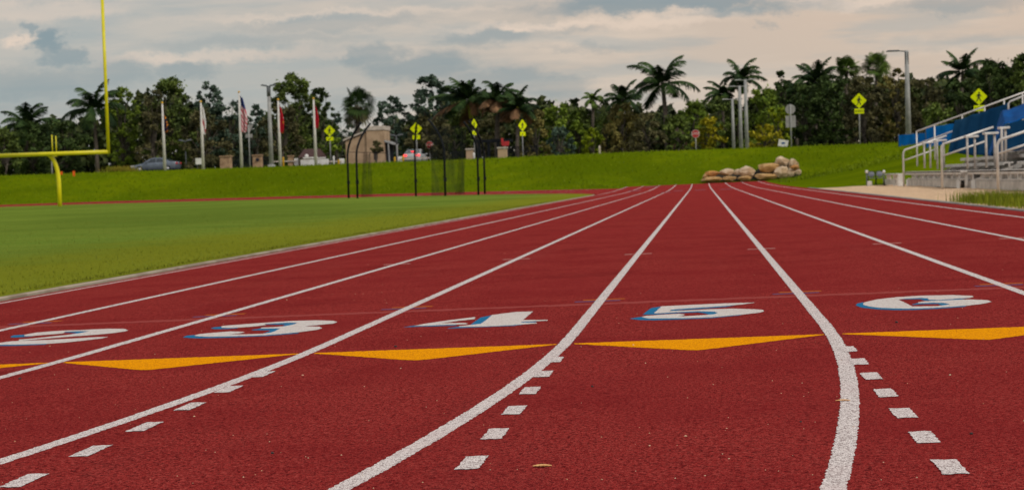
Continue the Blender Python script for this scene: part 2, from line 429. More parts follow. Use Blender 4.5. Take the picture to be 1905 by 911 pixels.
def kerb(name, path, w, top, m):
    b = MB(); n = len(path); V = []
    for i, (x, y) in enumerate(path):
        x0, y0 = path[max(i - 1, 0)]; x1, y1 = path[min(i + 1, n - 1)]
        t = Vector((x1 - x0, y1 - y0)).normalized(); nx, ny = t.y, -t.x; z = z0(x, y)
        jit = random.uniform(-.004, .004)
        for q, zz in ((-w / 2, z - .05), (-w / 2, z + top - .006), (-w / 2 + .008, z + top), (w / 2 - .008, z + top + jit), (w / 2, z + top - .006), (w / 2, z - .05)):
            V.append((x + nx * q, y + ny * q, zz))
    Fq = [(i * 6 + k, i * 6 + k + 1, (i + 1) * 6 + k + 1, (i + 1) * 6 + k) for i in range(n - 1) for k in range(5)]
    b.add(V, Fq); o = b.build(name, m); tag(o, kind='structure'); return o
kerb('inner_kerb', strip_path(-.20, y1=YF) + bend_path(-.20), .11, .010, M['kerb'])
kerb('outer_kerb', strip_path(9.13, y1=70.0, near=60), .13, .014, M['kerb2'])
# gravel pad under the bleachers
pad_y = steps(-20, 66.5, 1.5)
def padx0(y): return 4.3 if y > YB else max(4.3, CXN + math.sqrt(max((RN + 9.2) ** 2 - (YB - y) ** 2, 0)))
V = []; Fq = []
for y in pad_y:
    for k, x in enumerate([4.31, 4.6, 5.5, 7, 9, 12, 18, 30, 45]):
        wob = .5 * math.sin(x * 1.7) * math.sin(x * .6) if y > 66 else 0
        V.append((x, y + wob, z0(x, y) + .006 + (.03 * math.sin(x * 3.1 + y * 1.3) * math.sin(y * .8) if x > 5 else 0)))
for j in range(len(pad_y) - 1):
    for i in range(8): a = j * 9 + i; Fq.append((a, a + 1, a + 10, a + 9))
tag(np_obj('gravel', V, Fq, M['gravel']), kind='structure')

# ------------------------------------------------------------------ painted markings (parts of the track)
def part(name, mbld, m, label=None, parent=None):
    o = mbld.build(name, m, parent if parent is not None else track)
    if label: o['label'] = label
    return o
def ribbon(path, w, lift, jitter_d=13.0):
    """flat painted line of width w with slightly ragged edges close to the eye"""
    fine = []
    for i in range(len(path) - 1):
        (xa, ya), (xb, yb) = path[i], path[i + 1]; d = math.hypot(xb - xa, yb - ya)
        near = (ya < jitter_d) and (xa > -8) and ya > .5
        k = max(1, int(d / (.012 if near else 2)))
        for j in range(k): fine.append((xa + (xb - xa) * j / k, ya + (yb - ya) * j / k))
    fine.append(path[-1]); b = MB(); V = []; n = len(fine); w1 = w2 = 0
    for i, (x, y) in enumerate(fine):
        x0, y0 = fine[max(i - 1, 0)]; x1, y1 = fine[min(i + 1, n - 1)]
        t = Vector((x1 - x0, y1 - y0)).normalized(); nx, ny = t.y, -t.x
        j = .0030 if y < jitter_d else 0
        w1 = random.uniform(-j, j); w2 = random.uniform(-j, j)
        for q in (-w / 2 + w1, w / 2 + w2): V.append((x + nx * q, y + ny * q, z0(x, y) + lift))
    b.add(V, [(2 * i, 2 * i + 2, 2 * i + 3, 2 * i + 1) for i in range(n - 1)]); return b
SK = [.055 + 1.07 * k for k in range(9)]
for k, s in enumerate(SK):
    part('lane_line', ribbon(strip_path(s, near=40, dth=1.0), .052, .0009), M['line'])
for k in range(9):
    part('lane_line', ribbon(bend_path(SK[k], clipx=-7.5 + .25 * k), .05, .004, -99), M['line'])

def poly_mesh(pts, lift, jit=.0022, step=.012):
    """pts: ground points (x, y) ; returns a flat mesh with slightly ragged outline"""
    fine = []
    n = len(pts)
    for i in range(n):
        a, b = pts[i], pts[(i + 1) % n]; d = math.hypot(b[0] - a[0], b[1] - a[1]); k = max(1, int(d / step))
        for j in range(k):
            fine.append((a[0] + (b[0] - a[0]) * j / k + random.uniform(-jit, jit), a[1] + (b[1] - a[1]) * j / k + random.uniform(-jit, jit) * 2))
    tri = tessellate_polygon([[Vector((p[0], p[1], 0)) for p in fine]])
    b = MB(); b.add([(p[0], p[1], z0(p[0], p[1]) + lift) for p in fine], [tuple(t) for t in tri]); return b
def merge(*bs):
    m = MB()
    for b in bs: m.add(b.v, b.f)
    return m
def px_poly(pts, org, sc, lift, **k):
    g = [tground(org[0] + a * sc, org[1] + b * sc) for a, b in pts]
    return poly_mesh([(p.x, p.y) for p in g], lift, **k)
# painted lane numbers, laid on the track plane
NUM = {}
NUM[2] = ((0, 590), .13648,
 [[(335,240),(480,212),(700,193),(870,182),(1100,176),(1300,165),(1500,157),(1700,160),(1750,178),(1700,195),(1500,222),(1300,240),(1000,262),(700,285),(400,310),(255,322),(262,305),(450,290),(700,264),(930,240),(1100,215),(1215,190),(1050,191),(880,200),(870,218),(780,228),(600,242),(450,256),(335,258)],
  [(-130,372),(0,350),(130,330),(350,318),(600,312),(800,302),(1100,285),(1300,272),(1470,268),(1400,288),(1150,318),(900,345),(650,362),(400,370),(200,374),(0,376),(-130,384)]],
 [[(145,262),(180,245),(335,236),(340,250),(450,252),(440,262),(200,276),(150,275)],
  [(880,204),(1000,194),(1215,188),(1100,220),(940,242),(990,225),(1050,207),(890,210)],
  [(-150,380),(0,370),(650,356),(620,372),(400,381),(200,388),(0,391),(-150,397)]])
NUM[3] = ((330, 580), .16273,
 [[(500,165),(560,158),(800,140),(1000,125),(1300,105),(1600,97),(1780,103),(1832,117),(1780,135),(1600,152),(1460,165),(1620,170),(1658,186),(1600,205),(1400,232),(1200,252),(1000,268),(800,276),(560,282),(350,285),(210,278),(195,270),(250,255),(400,240),(600,225),(750,228),(765,236),(700,248),(590,258),(760,258),(960,252),(1050,241),(1100,228),(1180,190),(1060,190),(950,192),(960,180),(1100,175),(1230,165),(1340,142),(1370,125),(1240,125),(1000,140),(1010,152),(900,165),(750,178),(600,185),(510,182)]],
 [[(380,185),(420,175),(500,167),(520,183),(700,180),(680,188),(560,196),(430,197)],
  [(1005,142),(1240,121),(1372,121),(1345,146),(1235,170),(1200,160),(1245,145),(1015,146)],
  [(840,206),(950,188),(1182,187),(1105,231),(1050,243),(980,244),(1040,226),(1062,211),(860,210)],
  [(60,288),(110,270),(200,262),(220,275),(560,278),(1000,262),(1400,236),(1380,246),(1000,277),(600,293),(350,300),(200,301),(80,293)]])
NUM[4] = ((740, 565), .15748,
 [[(190,262),(300,240),(500,210),(700,183),(880,162),(920,158),(905,182),(700,205),(520,230),(800,227),(828,235),(800,243),(500,252),(300,262)],
  [(1110,135),(1250,115),(1400,97),(1598,92),(1480,192),(1770,191),(1772,200),(1640,206),(1450,214),(1460,222),(1640,224),(1642,233),(1500,243),(1380,252),(1200,262),(1000,270),(725,274),(725,265),(980,238),(1050,190)]],
 [[(60,278),(190,256),(300,258),(690,247),(690,256),(400,267),(200,271)],
  [(855,248),(980,160),(1112,134),(1052,192),(985,242)],
  [(585,288),(720,270),(1000,266),(1380,250),(1500,242),(1380,260),(1100,271),(800,284),(600,293)],
  [(1450,212),(1640,207),(1630,217),(1450,223)]])
NUM[5] = ((1160, 550), .14698,
 [[(480,135),(900,115),(1300,97),(1670,88),(1500,112),(1300,130),(1000,150),(700,170),(600,180),(580,195),(800,188),(1100,172),(1400,165),(1650,172),(1760,180),(1780,195),(1740,212),(1500,240),(1300,258),(1100,275),(800,285),(400,290),(300,288),(225,268),(300,255),(500,240),(700,230),(770,238),(770,248),(700,256),(770,262),(1000,248),(1150,235),(1195,216),(1150,203),(950,198),(700,208),(400,226),(385,222)]],
 [[(240,240),(345,155),(485,133),(392,224),(700,204),(950,194),(1152,200),(1200,217),(1152,240),(1080,241),(1050,228),(950,212),(700,218),(400,237)],
  [(75,290),(160,275),(230,265),(300,282),(700,280),(1100,268),(1500,238),(1480,247),(1100,284),(700,300),(400,310),(200,307)],
  [(598,180),(700,167),(1000,148),(1420,123),(1300,141),(1000,164),(700,184),(600,191)]])
NUM[6] = ((1580, 535), .14698,
 [[(170,205),(200,185),(350,150),(600,122),(900,103),(1300,95),(1560,105),(1575,118),(1530,130),(1300,145),(1100,158),(1000,154),(1000,136),(900,131),(700,142),(622,152),(800,240),(1100,236),(1280,215),(1200,195),(1050,192),(875,198),(870,188),(950,175),(1200,162),(1500,150),(1750,160),(1800,180),(1700,205),(1500,228),(1200,250),(900,265),(700,268),(400,258),(250,240),(180,220)]],
 [[(80,225),(100,200),(180,183),(178,205),(250,235),(400,253),(700,264),(1200,246),(1500,226),(1450,243),(1100,267),(800,282),(600,284),(350,274),(150,252)],
  [(622,151),(750,134),(1000,131),(1005,150),(1100,156),(1400,140),(1532,129),(1400,151),(1100,170),(950,162),(900,146),(700,149)],
  [(790,211),(870,193),(1050,189),(1202,192),(1287,214),(1222,229),(1160,222),(1120,206),(950,209),(800,216)]])
for k, (org, sc, wh, bl) in NUM.items():
    part('lane_number', merge(*[px_poly(p, org, sc, .0016, jit=.0020) for p in wh]), M['numw'], 'white italic number %d painted in its lane' % k)
    part('number_shadow', merge(*[px_poly(p, org, sc, .0008, jit=.0020) for p in bl]), M['numb'], 'blue drop shadow of the painted number %d' % k)
# orange start arrows spanning each lane
XL = [XI + s for s in SK]
def ty(x): return 7.06
for k in range(0, 8):
    a, b = XL[k] + .035, XL[k + 1] - .035; m = (a + b) / 2
    ap = {3: .03, 5: -.02}.get(k, 0)
    pts = [(a, ty(a) + .012), (b, ty(b) + .012), (b, ty(b) - .012), (m + .035, ty(m) - .432), (m, ty(m) - .452), (m - .04, ty(m) - .43), (a, ty(a) - .012)]
    part('start_arrow', poly_mesh(pts, .0010, jit=.0026), M['orange'])
# short dashes carrying the straight lane lines on past the start of the bend
for k, ph, per in ((2, 4.0, .455), (3, 4.01, .456), (4, 4.08, .472), (5, 3.83, .436), (6, 3.9, .45)):
    y = ph - 3 * per
    while y < 6.6:
        X = XL[k] + .009
        part('dash_mark', poly_mesh([(X - .027, y - .095), (X + .027, y - .095), (X + .027, y + .095), (X - .027, y + .095)], .0018, jit=.0028), M['line'])
        y += per
# ticks across the lane lines
for k in range(9):
    X = XL[k]; y = 9.61
    part('tick_mark', poly_mesh([(X - .10, y), (X + .13, y), (X + .13, y + .06), (X - .10, y + .06)], .0005), M['ticko'])
    part('tick_mark', poly_mesh([(X - .14, y - .11), (X + .11, y - .11), (X + .11, y - .05), (X - .14, y - .05)], .0005), M['tickb'])
    if k > 1:
        y = 15.3
        part('tick_mark', poly_mesh([(X - .12, y), (X + .12, y), (X + .12, y + .10), (X - .12, y + .10)], .0005, step=.05), M['tickw'])
sm = poly_mesh([(XI + .02, 9.25), (3.9, 9.25), (3.9, 9.38), (XI + .02, 9.38)], .0003, jit=.01, step=.03)
part('scrubbed_line', sm, M['seam'], 'faint rubbed-out line across the lanes')
for (a, b, yq, w) in ((1253, 1270, 355, 1), (1293, 1313, 353.5, 1), (1200, 1226, 351.5, 1), (1168, 1192, 356, 1), (1230, 1248, 358, 1), (1137, 1160, 352, 1), (1340, 1362, 352, 1), (1060, 1080, 352, 0)):
    p = tground((a + b) / 2, yq); hw = (b - a) / 2 / F * p.y
    part('faded_marking', poly_mesh([(p.x - hw, p.y - 1.6), (p.x + hw, p.y - 1.6), (p.x + hw, p.y + 1.6), (p.x - hw, p.y + 1.6)], .003, step=.3), M['lav'])
# ------------------------------------------------------------------ litter on the track
M['dry'] = pm('dry_leaf', (.75, .42, .16), (.5, .24, .08), 60, .7)
M['black'] = pm('black_rubber', (.012, .012, .012), (.03, .03, .03), 40, .6)
M['grit'] = pm('pale_grit', (.80, .62, .42), (.55, .30, .16), 8, .8)
def leaf(px, py, ln, wd, ang, label):
    p = tground(px, py); b = MB(); n = 14; V = []; 
    for i in range(n + 1):
        t = i / n; w = wd * (math.sin(math.pi * min(max(t, .03), .97)) ** .6) * (1 + .25 * math.sin(i * 2.3))
        zc = .0005 + .0022 * math.sin(t * math.pi) ; x = (t - .5) * ln
        V += [(x, -w, zc * .6), (x, -w * .4, zc + .001), (x, w * .5, zc + .0013), (x, w, zc * .7)]
    Fq = [(4 * i + k, 4 * i + k + 1, 4 * i + 5 + k, 4 * i + 4 + k) for i in range(n) for k in range(3)]
    Fq += [(4 * i, 4 * i + 4, 4 * i + 7, 4 * i + 3) for i in range(n)]
    b.add(V, Fq); o = b.build('dry_leaf', M['dry'], smooth=True); o.location = (p.x, p.y, z0(p.x, p.y) + .002); o.rotation_euler = (0, 0, ang)
    tag(o, label, 'leaf', 'dry leaves on the track')
leaf(1009, 870, .044, .011, .02, 'curled tan leaf lying on bare red track beside the row of white dashes')
leaf(1568, 747, .042, .006, .06, 'narrow tan leaf lying across the white lane line')
def pebble(px, py, r, label):
    p = tground(px, py); bm = bmesh.new(); bmesh.ops.create_icosphere(bm, subdivisions=2, radius=r)
    for v_ in bm.verts: v_.co *= 1 + random.uniform(-.25, .25); v_.co.z *= .7
    me = bpy.data.meshes.new('pebble'); bm.to_mesh(me); bm.free(); me.materials.append(M['black'])
    o = bpy.data.objects.new('pebble', me); COL.objects.link(o); o.location = (p.x, p.y, z0(p.x, p.y) + r * .5)
    tag(o, label, 'pebble', 'black crumbs on the track')
pebble(507, 845, .0042, 'black crumb on the red track left of the long white curve')
pebble(1102, 720, .0042, 'black crumb in the lane to the right of the small white dashes')
pebble(1807, 809, .0040, 'shiny black crumb right of the right-hand row of dashes')
pebble(1490, 786, .0030, 'small black crumb just left of the rightmost white curve')
pebble(37, 705, .0055, 'black crumb at the far left below the orange arrow')
pebble(1668, 600, .0060, 'dark crumb in the lane below the painted number six')
pebble(736, 645, .0060, 'dark crumb at the edge of the orange arrow under the number four')
g = MB()
rr = random.Random(5)
for i in range(240):
    px, py = rr.uniform(-100, 2000), 470 + 441 * rr.random() ** .9
    p = tground(px, py)
    if not (XI < p.x < 4): continue
    r = rr.uniform(.0010, .0024) * (1.9 if rr.random() < .10 else 1); o = Vector((p.x, p.y, z0(p.x, p.y) + r * .4))
    ax = [Vector((rr.uniform(.7, 1.3) * r, 0, 0)), Vector((0, rr.uniform(.7, 1.3) * r, 0)), Vector((0, 0, r * .7))]
    g.add([o + ax[0], o + ax[1], o - ax[0], o - ax[1], o + ax[2], o - ax[2]], [(0, 1, 4), (1, 2, 4), (2, 3, 4), (3, 0, 4), (1, 0, 5), (2, 1, 5), (3, 2, 5), (0, 3, 5)])
tag(g.build('grit', M['grit']), 'pale grit scattered over the red track', 'grit', kind='stuff')
# ------------------------------------------------------------------ object materials
def metalm(name, c, rough=.45, metal=.0, c2=None): return pm(name, c, c2 or tuple(x * .8 for x in c), 1.5, rough, .4, metal)
M['yellow'] = pm('goal_yellow_paint', (.74, .66, .008), (.64, .56, .008), .8, .4, .4)
M['alu'] = pm('aluminium', (.62, .58, .54), (.44, .41, .38), 2.2, .45, .5, .25)
M['alu_d'] = pm('weathered_aluminium', (.52, .48, .44), (.34, .31, .28), 3, .7, .2, .1)
M['alu_rail'] = pm('rail_aluminium', (.70, .67, .63), (.55, .52, .49), 3, .4, .5, .2)
M['galv'] = pm('galvanised_steel', (.36, .36, .35), (.27, .27, .27), 2, .7, .1, 0)
M['galv_d'] = pm('dark_steel', (.11, .12, .13), (.07, .08, .085), 2, .6, .4, .2)
M['blackp'] = pm('black_paint', (.008, .010, .013), (.014, .016, .019), 2, .8, .08)
M['white'] = pm('white_paint', (.74, .73, .70), (.60, .58, .55), 1.5, .5)
M['offwhite'] = pm('flagpole_white', (.66, .64, .60), (.52, .50, .47), 2, .5)
M['gold'] = pm('gold_ball', (.75, .42, .03), (.55, .28, .02), 3, .4, metal=.3)
M['lime'] = pm('fluorescent_sign', (.70, .80, .002), (.64, .73, .002), 2, .6)
M['lime'].node_tree.nodes['Principled BSDF'].inputs['Specular IOR Level'].default_value = .1
M['signblack'] = pm('sign_black', (.012, .012, .012), rough=.6)
M['signred'] = pm('sign_red', (.48, .03, .035), (.38, .025, .03), 2, .5)
M['beige'] = pm('beige_stucco', (.46, .325, .21), (.37, .255, .16), 1.6, .9, bump=.3, bscale=12)
M['stone'] = pm('stone_block', (.42, .28, .16), (.27, .17, .095), 2.4, .9, bump=.5, bscale=8)
M['trim'] = pm('pale_trim', (.60, .52, .44), rough=.7)
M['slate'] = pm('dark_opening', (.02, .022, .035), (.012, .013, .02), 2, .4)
M['brownroof'] = pm('brown_roof', (.075, .035, .032), (.05, .024, .022), 4, .8, bump=.4)
M['hutwall'] = pm('hut_wall', (.11, .06, .035), (.07, .04, .025), 3, .9)
M['bluefab'] = pm('blue_windscreen', (.002, .105, .36), (.002, .08, .28), 1.1, .8, .05)
M['tarp'] = pm('dark_blue_mesh', (.005, .030, .075), (.014, .052, .105), .9, .9, 0, lo=.36, hi=.7)
M['tarp2'] = pm('bright_blue_tarp', (.002, .075, .27), (.002, .055, .20), 1.3, .8, .05)
M['cyel'] = pm('yellow_bollard', (.62, .36, .02), rough=.6)
M['orangef'] = pm('orange_flag', (.90, .14, .01), rough=.7)
M['chairgrey'] = pm('grey_seat_panel', (.17, .18, .21), (.12, .13, .15), 3, .6)

def zg(x, y): return H(x, y)
def gpt(px, Y, dz=0.0):
    """point on the terrain under photo column px at distance Y (column measured near the horizon)"""
    p = at(px, 300, Y); return Vector((p.x, Y, zg(p.x, Y) + dz))
def topz(px, py, Y): return at(px, py, Y).z

# ------------------------------------------------------------------ football goal posts
def goal(Y, pxpost, rz, crossbar_h, half, upr, rad, label, group=None, base_m=None, xoff=0.0):
    p = gpt(pxpost, Y); r = empty('goal_post', p, rz)
    tag(r, label, 'goal post', group)
    ch = crossbar_h
    b = MB(); pts = [(0, 0, -.2), (0, 0, 1.3)]
    for k in range(1, 11):
        a = k / 10 * math.pi / 2; pts.append((-(1 - math.cos(a)) * .62, (1 - math.cos(a)) * -.9 * .4, 1.3 + (ch - 1.3) * math.sin(a) ** .85))
    b.tube(pts, rad * 1.25, 14); b.build('gooseneck', base_m or M['yellow'], r, True)
    cx = -.62 + xoff
    b = MB(); b.tube([(cx - half, -.36, ch), (cx + half, -.36, ch)], rad * 1.2, 14); b.build('crossbar', M['yellow'], r, True)
    for sgn in (-1, 1):
        b = MB(); x = cx + sgn * half; b.tube([(x, -.36, ch - rad), (x, -.36, ch + upr)], rad * .95, 12)
        u_ = b.build('upright', M['yellow'], r, True)
        b = MB(); b.box((x, -.36, ch + upr), (.12, .12, .14)); b.build('cap', M['signblack'], u_)
    b = MB(); b.tube([(0, 0, -.05), (0, 0, .02)], rad * 2.2, 16); b.build('base_collar', M['yellow'], r, True)
    return r
g_z = topz(101, 287, 103.4) - gpt(101, 103.4).z
goal(103.4, 108, 0, g_z + .02, 3.60, 9.3, .105, 'tall yellow football goal post standing on the infield at the left', xoff=.34)
goal(158, 96, R(105), 2.0, 1.75, 2.0, .055, 'small far pair of yellow uprights seen edge-on behind the big goal post', base_m=M['galv'])

# ------------------------------------------------------------------ hammer and discus cage
cg = gpt(775, 104); cage = empty('throwing_cage', (cg.x, 104, cg.z))
tag(cage, 'black throwing cage of curved poles and bunched netting at the end of the infield', 'throwing cage')
def cpole(px0, py0, px1, py1, Y, Ytop, knee=.55, bow=0):
    p0 = at(px0, py0, Y); z = zg(p0.x, Y); a = Vector((p0.x, Y, z - .1)); t = at(px1, py1, Ytop)
    pts = []; n = 16
    kn = Vector((a.x + .02, Y, z + (t.z - z) * knee)); pts = [a, kn]
    ctrl = Vector((kn.x, Y, z + (t.z - z) * (knee + .22)))
    for i in range(1, n + 1):
        q = i / n; pts.append(kn * (1 - q) ** 2 + ctrl * 2 * q * (1 - q) + t * q * q)
    o = Vector(cage.location); b = MB(); b.tube([p - o for p in pts], .062, 10)
    pl = b.build('pole', M['blackp'], cage, True)
    b = MB(); b.box(Vector((a.x + .04, Y - .08, z + 1.0)) - o, (.16, .14, .22)); b.build('winch', M['blackp'], pl)
    return t
for a in ((648.6, 366, 672, 228, 105.5, 105), (665, 365, 689, 230, 102, 103), (773.7, 363, 775, 231, 108, 105.5), (828.4, 363, 797, 223, 101.5, 103),
          (890, 360, 863, 227, 104.5, 104), (902, 359, 872, 226, 107.5, 106)): cpole(*a)
q = NB('cage_netting', .9, .1); tr = q.n('ShaderNodeBsdfTransparent'); ms = q.n('ShaderNodeMixShader'); q.col((.012, .016, .014))
q.l(q.mr(q.noise(2.2, 3, .6, stretch=(1, 1, .25)), .3, .7, .22, .52), ms.inputs[0])
q.l(tr.outputs[0], ms.inputs[1]); q.l(q.b.outputs[0], ms.inputs[2])
q.l(ms.outputs[0], [n for n in q.t.nodes if n.type == 'OUTPUT_MATERIAL'][0].inputs['Surface']); M['net'] = q.m
def net(p, nu, nv, amp, seed):
    """p: four px corners (tl, tr, br, bl) with distance; hung netting with folds"""
    rs = np.random.default_rng(seed); c = [at(*k) for k in p]; o = Vector(cage.location); ph = rs.uniform(0, 6, 4)
    b = MB(); V = []
    for j in range(nv + 1):
        for i in range(nu + 1):
            s_, t_ = i / nu, j / nv
            a = c[0].lerp(c[1], s_); d = c[3].lerp(c[2], s_); q_ = a.lerp(d, t_)
            q_ = q_ + Vector((math.sin(s_ * 9 + ph[0] + t_ * 2) * amp * .4, math.sin(s_ * 23 + ph[1]) * amp + math.sin(s_ * 11 + ph[2] + t_) * amp, -math.sin(s_ * math.pi) * .1 * (1 - t_)))
            V.append(q_ - o)
    b.add(V, [(j * (nu + 1) + i, j * (nu + 1) + i + 1, (j + 1) * (nu + 1) + i + 1, (j + 1) * (nu + 1) + i) for j in range(nv) for i in range(nu)])
    return b.build('netting', M['net'], cage, True)
net([(676, 283, 104), (691, 284, 104), (692, 366, 104), (673, 367, 104)], 14, 8, .12, 1)
net([(799, 232, 103), (862, 232, 104), (866, 361, 104), (803, 364, 102)], 26, 10, .18, 2)
net([(858, 240, 104.5), (866, 240, 104.5), (866, 361, 104.5), (846, 362, 104.5)], 8, 8, .12, 3)
b = MB(); o = Vector(cage.location)
b.tube([at(649, 283, 105) - o, at(690, 284, 103.5) - o, at(722, 285, 104) - o], .02, 6); b.build('top_cable', M['blackp'], cage)

# ------------------------------------------------------------------ flagpoles
def flagmat(kind):
    q = NB('flag_' + kind, .8, .1); sx = q.n('ShaderNodeSeparateXYZ'); q.l(q.co, sx.inputs[0]); X, Z = sx.outputs[0], sx.outputs[2]
    def m(op, a, b=0.):
        n = q.n('ShaderNodeMath', operation=op)
        for i, w in ((0, a), (1, b)):
            if isinstance(w, (float, int)): n.inputs[i].default_value = w
            else: q.l(w, n.inputs[i])
        return n.outputs[0]
    if kind == 'us':
        st = m('GREATER_THAN', m('FRACT', m('MULTIPLY', m('ADD', X, m('MULTIPLY', Z, .30)), 7.5)), .48)
        k = q.mix(st, (.62, .58, .58), (.46, .02, .06))
        k = q.mix(m('GREATER_THAN', m('ADD', Z, m('MULTIPLY', X, .9)), -.72), k, (.015, .03, .13))
    elif kind == 'red': k = (.42, .012, .03)
    elif kind == 'redgold': k = q.mix(q.mr(q.noise(2.4, 2, stretch=(1, 1, .8)), .56, .60), (.43, .014, .03), (.55, .19, .03))
    elif kind == 'state': k = q.mix(m('LESS_THAN', m('ABSOLUTE', m('SUBTRACT', m('ADD', X, m('MULTIPLY', Z, .22)), -.17)), .05), (.72, .70, .70), (.45, .06, .07))
    else: k = q.mix(q.mr(q.noise(2.9, 2, stretch=(1.2, 1, .9)), .50, .54), (.012, .014, .045), (.75, .26, .015))
    q.col(k); return q.m
def flagpole(px, pytop, pybase, Y, kind, ftop, fbot, fw, sgn, label):
    p = gpt(px, Y); p.x = at(px, pybase, Y).x; h = topz(px, pytop, Y) - p.z
    r = empty('flagpole', p); tag(r, label, 'flagpole', 'flagpoles on the grass bank')
    b = MB(); b.tube([(0, 0, -.3), (0, 0, h * .5), (0, 0, h - .14)], [.135, .115, .065], 14); pl = b.build('pole', M['offwhite'], r, True)
    b = MB(); b.lathe((0, 0, h - .14), [(.02, 0), (.07, .02), (.10, .07), (.10, .10), (.06, .16), (.01, .18)], 14); b.build('finial', M['gold'], r, True)
    b = MB(); b.box((.10, -.02, 1.3), (.05, .03, .18)); b.build('cleat', M['galv'], r)
    zt = topz(px, ftop, Y) - p.z; zb = topz(px, fbot, Y) - p.z; n, mm = 18, 18; V = []
    rs = random.Random(px)
    for j in range(mm + 1):
        t = j / mm; z = zt + (zb - zt) * t; w = fw * (.35 + .65 * min(1, t * 1.8)) * (1 - .35 * max(0, t - .8) * 5 * .6)
        for i in range(n + 1):
            s_ = i / n
            V.append((sgn * (.08 + w * s_) + .03 * math.sin(s_ * 7 + t * 5), .12 * math.sin(s_ * 13 + t * 3 + rs.random() * .1) * w * 2, z - zt - .22 * s_ * (1 if t < .9 else .4) + .05 * math.sin(s_ * 9)))
    b = MB(); b.add(V, [(j * (n + 1) + i, j * (n + 1) + i + 1, (j + 1) * (n + 1) + i + 1, (j + 1) * (n + 1) + i) for j in range(mm) for i in range(n)])
    b.build('flag', flagmat(kind), r, True, loc=(0, 0, zt))
    return r
flagpole(307, 190, 321, 143, 'navy', 212, 246, .34, 1, 'white flagpole with a limp navy and orange flag in front of the grey sedan')
flagpole(378.5, 188, 319, 143, 'state', 196, 250, .30, 1, 'white flagpole carrying a limp white flag with faint red')
flagpole(450, 170, 317, 143, 'us', 178, 246, .56, 1, 'tallest of the white flagpoles with the stars and stripes hanging limp')
flagpole(522, 184, 314, 143, 'redgold', 196, 247, .36, 1, 'white flagpole with a narrow red and gold flag right of the grey street lamp')
flagpole(588, 182, 312, 143, 'red', 196, 238, .30, 1, 'white flagpole with a plain dark red flag nearest the yellow crossing sign')

# ------------------------------------------------------------------ street lamps and light poles
def lamp(px, pytop, Y, kind, rad, label, m='galv', group='street lamps beyond the bank', xb=None):
    p = gpt(px, Y); 
    if xb is not None: p.x = at(xb, 280, Y).x
    h = topz(px, pytop, Y) - p.z
    r = empty('street_lamp', p); tag(r, label, 'street lamp', group)
    b = MB(); b.tube([(0, 0, -.2), (0, 0, h)], [rad * 1.25, rad * .8], 12); b.build('pole', M[m], r, True)
    b = MB(); b.tube([(0, 0, -.2), (0, 0, .35)], rad * 2.0, 12); b.build('base', M[m], r, True)
    if kind == 'single':
        b = MB(); b.bar((0, 0, h - .08), (-.5, 0, h - .02), .07, .07); b.build('arm', M['galv_d'], r)
        b = MB(); b.box((-.95, 0, h), (1.0, .36, .11), taper=.8); b.box((0, 0, h - .55), (.26, .26, .9)); b.build('lamp_head', M['galv_d'], r, bevel=.03)
    elif kind == 'T':
        for s_ in (-1, 1):
            b = MB(); b.box((s_ * .62, 0, h - .02), (.62, .30, .09), taper=.75); b.build('lamp_head', M['galv'], r, bevel=.03)
        b = MB(); b.bar((-.4, 0, h - .05), (.4, 0, h - .05), .06, .06); b.build('arm', M['galv'], r)
    else:
        for s_ in (-1, 1):
            b = MB(); b.box((s_ * .38, 0, h + .05), (.62, .4, .14), Matrix.Rotation(s_ * -.16, 3, 'Y'), taper=.7); b.build('lamp_head', M['galv_d'], r, bevel=.03)
        b = MB(); b.tube([(0, 0, h - .9), (0, 0, h)], rad * 1.05, 12); b.build('collar', M['galv_d'], r, True)
    return r
lamp(499, 160, 150, 'twin', .17, 'dark grey lamp post with a flat twin head among the flagpoles', xb=504)
lamp(1688, 94, 128, 'single', .17, 'tall grey lamp post with one arm pointing left, beside the blue screens', xb=1691)
lamp(1361.5, 184, 157, 'T', .125, 'shortest of the three pale T-shaped light poles', xb=1365)
lamp(1373, 160, 154, 'T', .14, 'middle one of the three pale T-shaped light poles', xb=1379)
lamp(1387, 148, 151, 'T', .145, 'tallest of the three pale T-shaped light poles, on their right', xb=1390)
lamp(739, 252, 172, 'twin', .10, 'thin grey post standing right of the beige guardhouse awning', group='thin posts')
lamp(346, 262, 176, 'twin', .06, 'slim dark post in the trees above the grey sedan', group='thin posts', m='galv_d')

# ------------------------------------------------------------------ road signs
def text_mesh(txt, size):
    cu = bpy.data.curves.new('t', 'FONT'); cu.body = txt; cu.size = size; cu.align_x = 'CENTER'; cu.align_y = 'CENTER'; cu.extrude = .004
    o = bpy.data.objects.new('t', cu); me = bpy.data.meshes.new_from_object(o); bpy.data.objects.remove(o); return me
def add_text(txt, size, m, parent, loc, rx=math.pi / 2, name='lettering', bold=0):
    me = text_mesh(txt, size); me.materials.clear(); me.materials.append(m)
    o = bpy.data.objects.new(name, me); COL.objects.link(o); o.parent = parent; o.location = loc; o.rotation_euler = (rx, 0, 0); return o
WALK = [[(-.02, .29), (.03, .31), (.07, .28), (.07, .22), (.03, .19), (-.01, .20), (-.04, .24)],
        [(-.06, .17), (.06, .18), (.14, .06), (.19, .02), (.17, -.01), (.10, .03), (.06, .08), (.05, -.06), (.10, -.18), (.16, -.32), (.11, -.33), (.04, -.20), (0, -.09), (-.05, -.2), (-.14, -.33), (-.19, -.31), (-.10, -.16), (-.07, -.02), (-.07, .08), (-.12, 0), (-.16, .02), (-.11, .13)]]
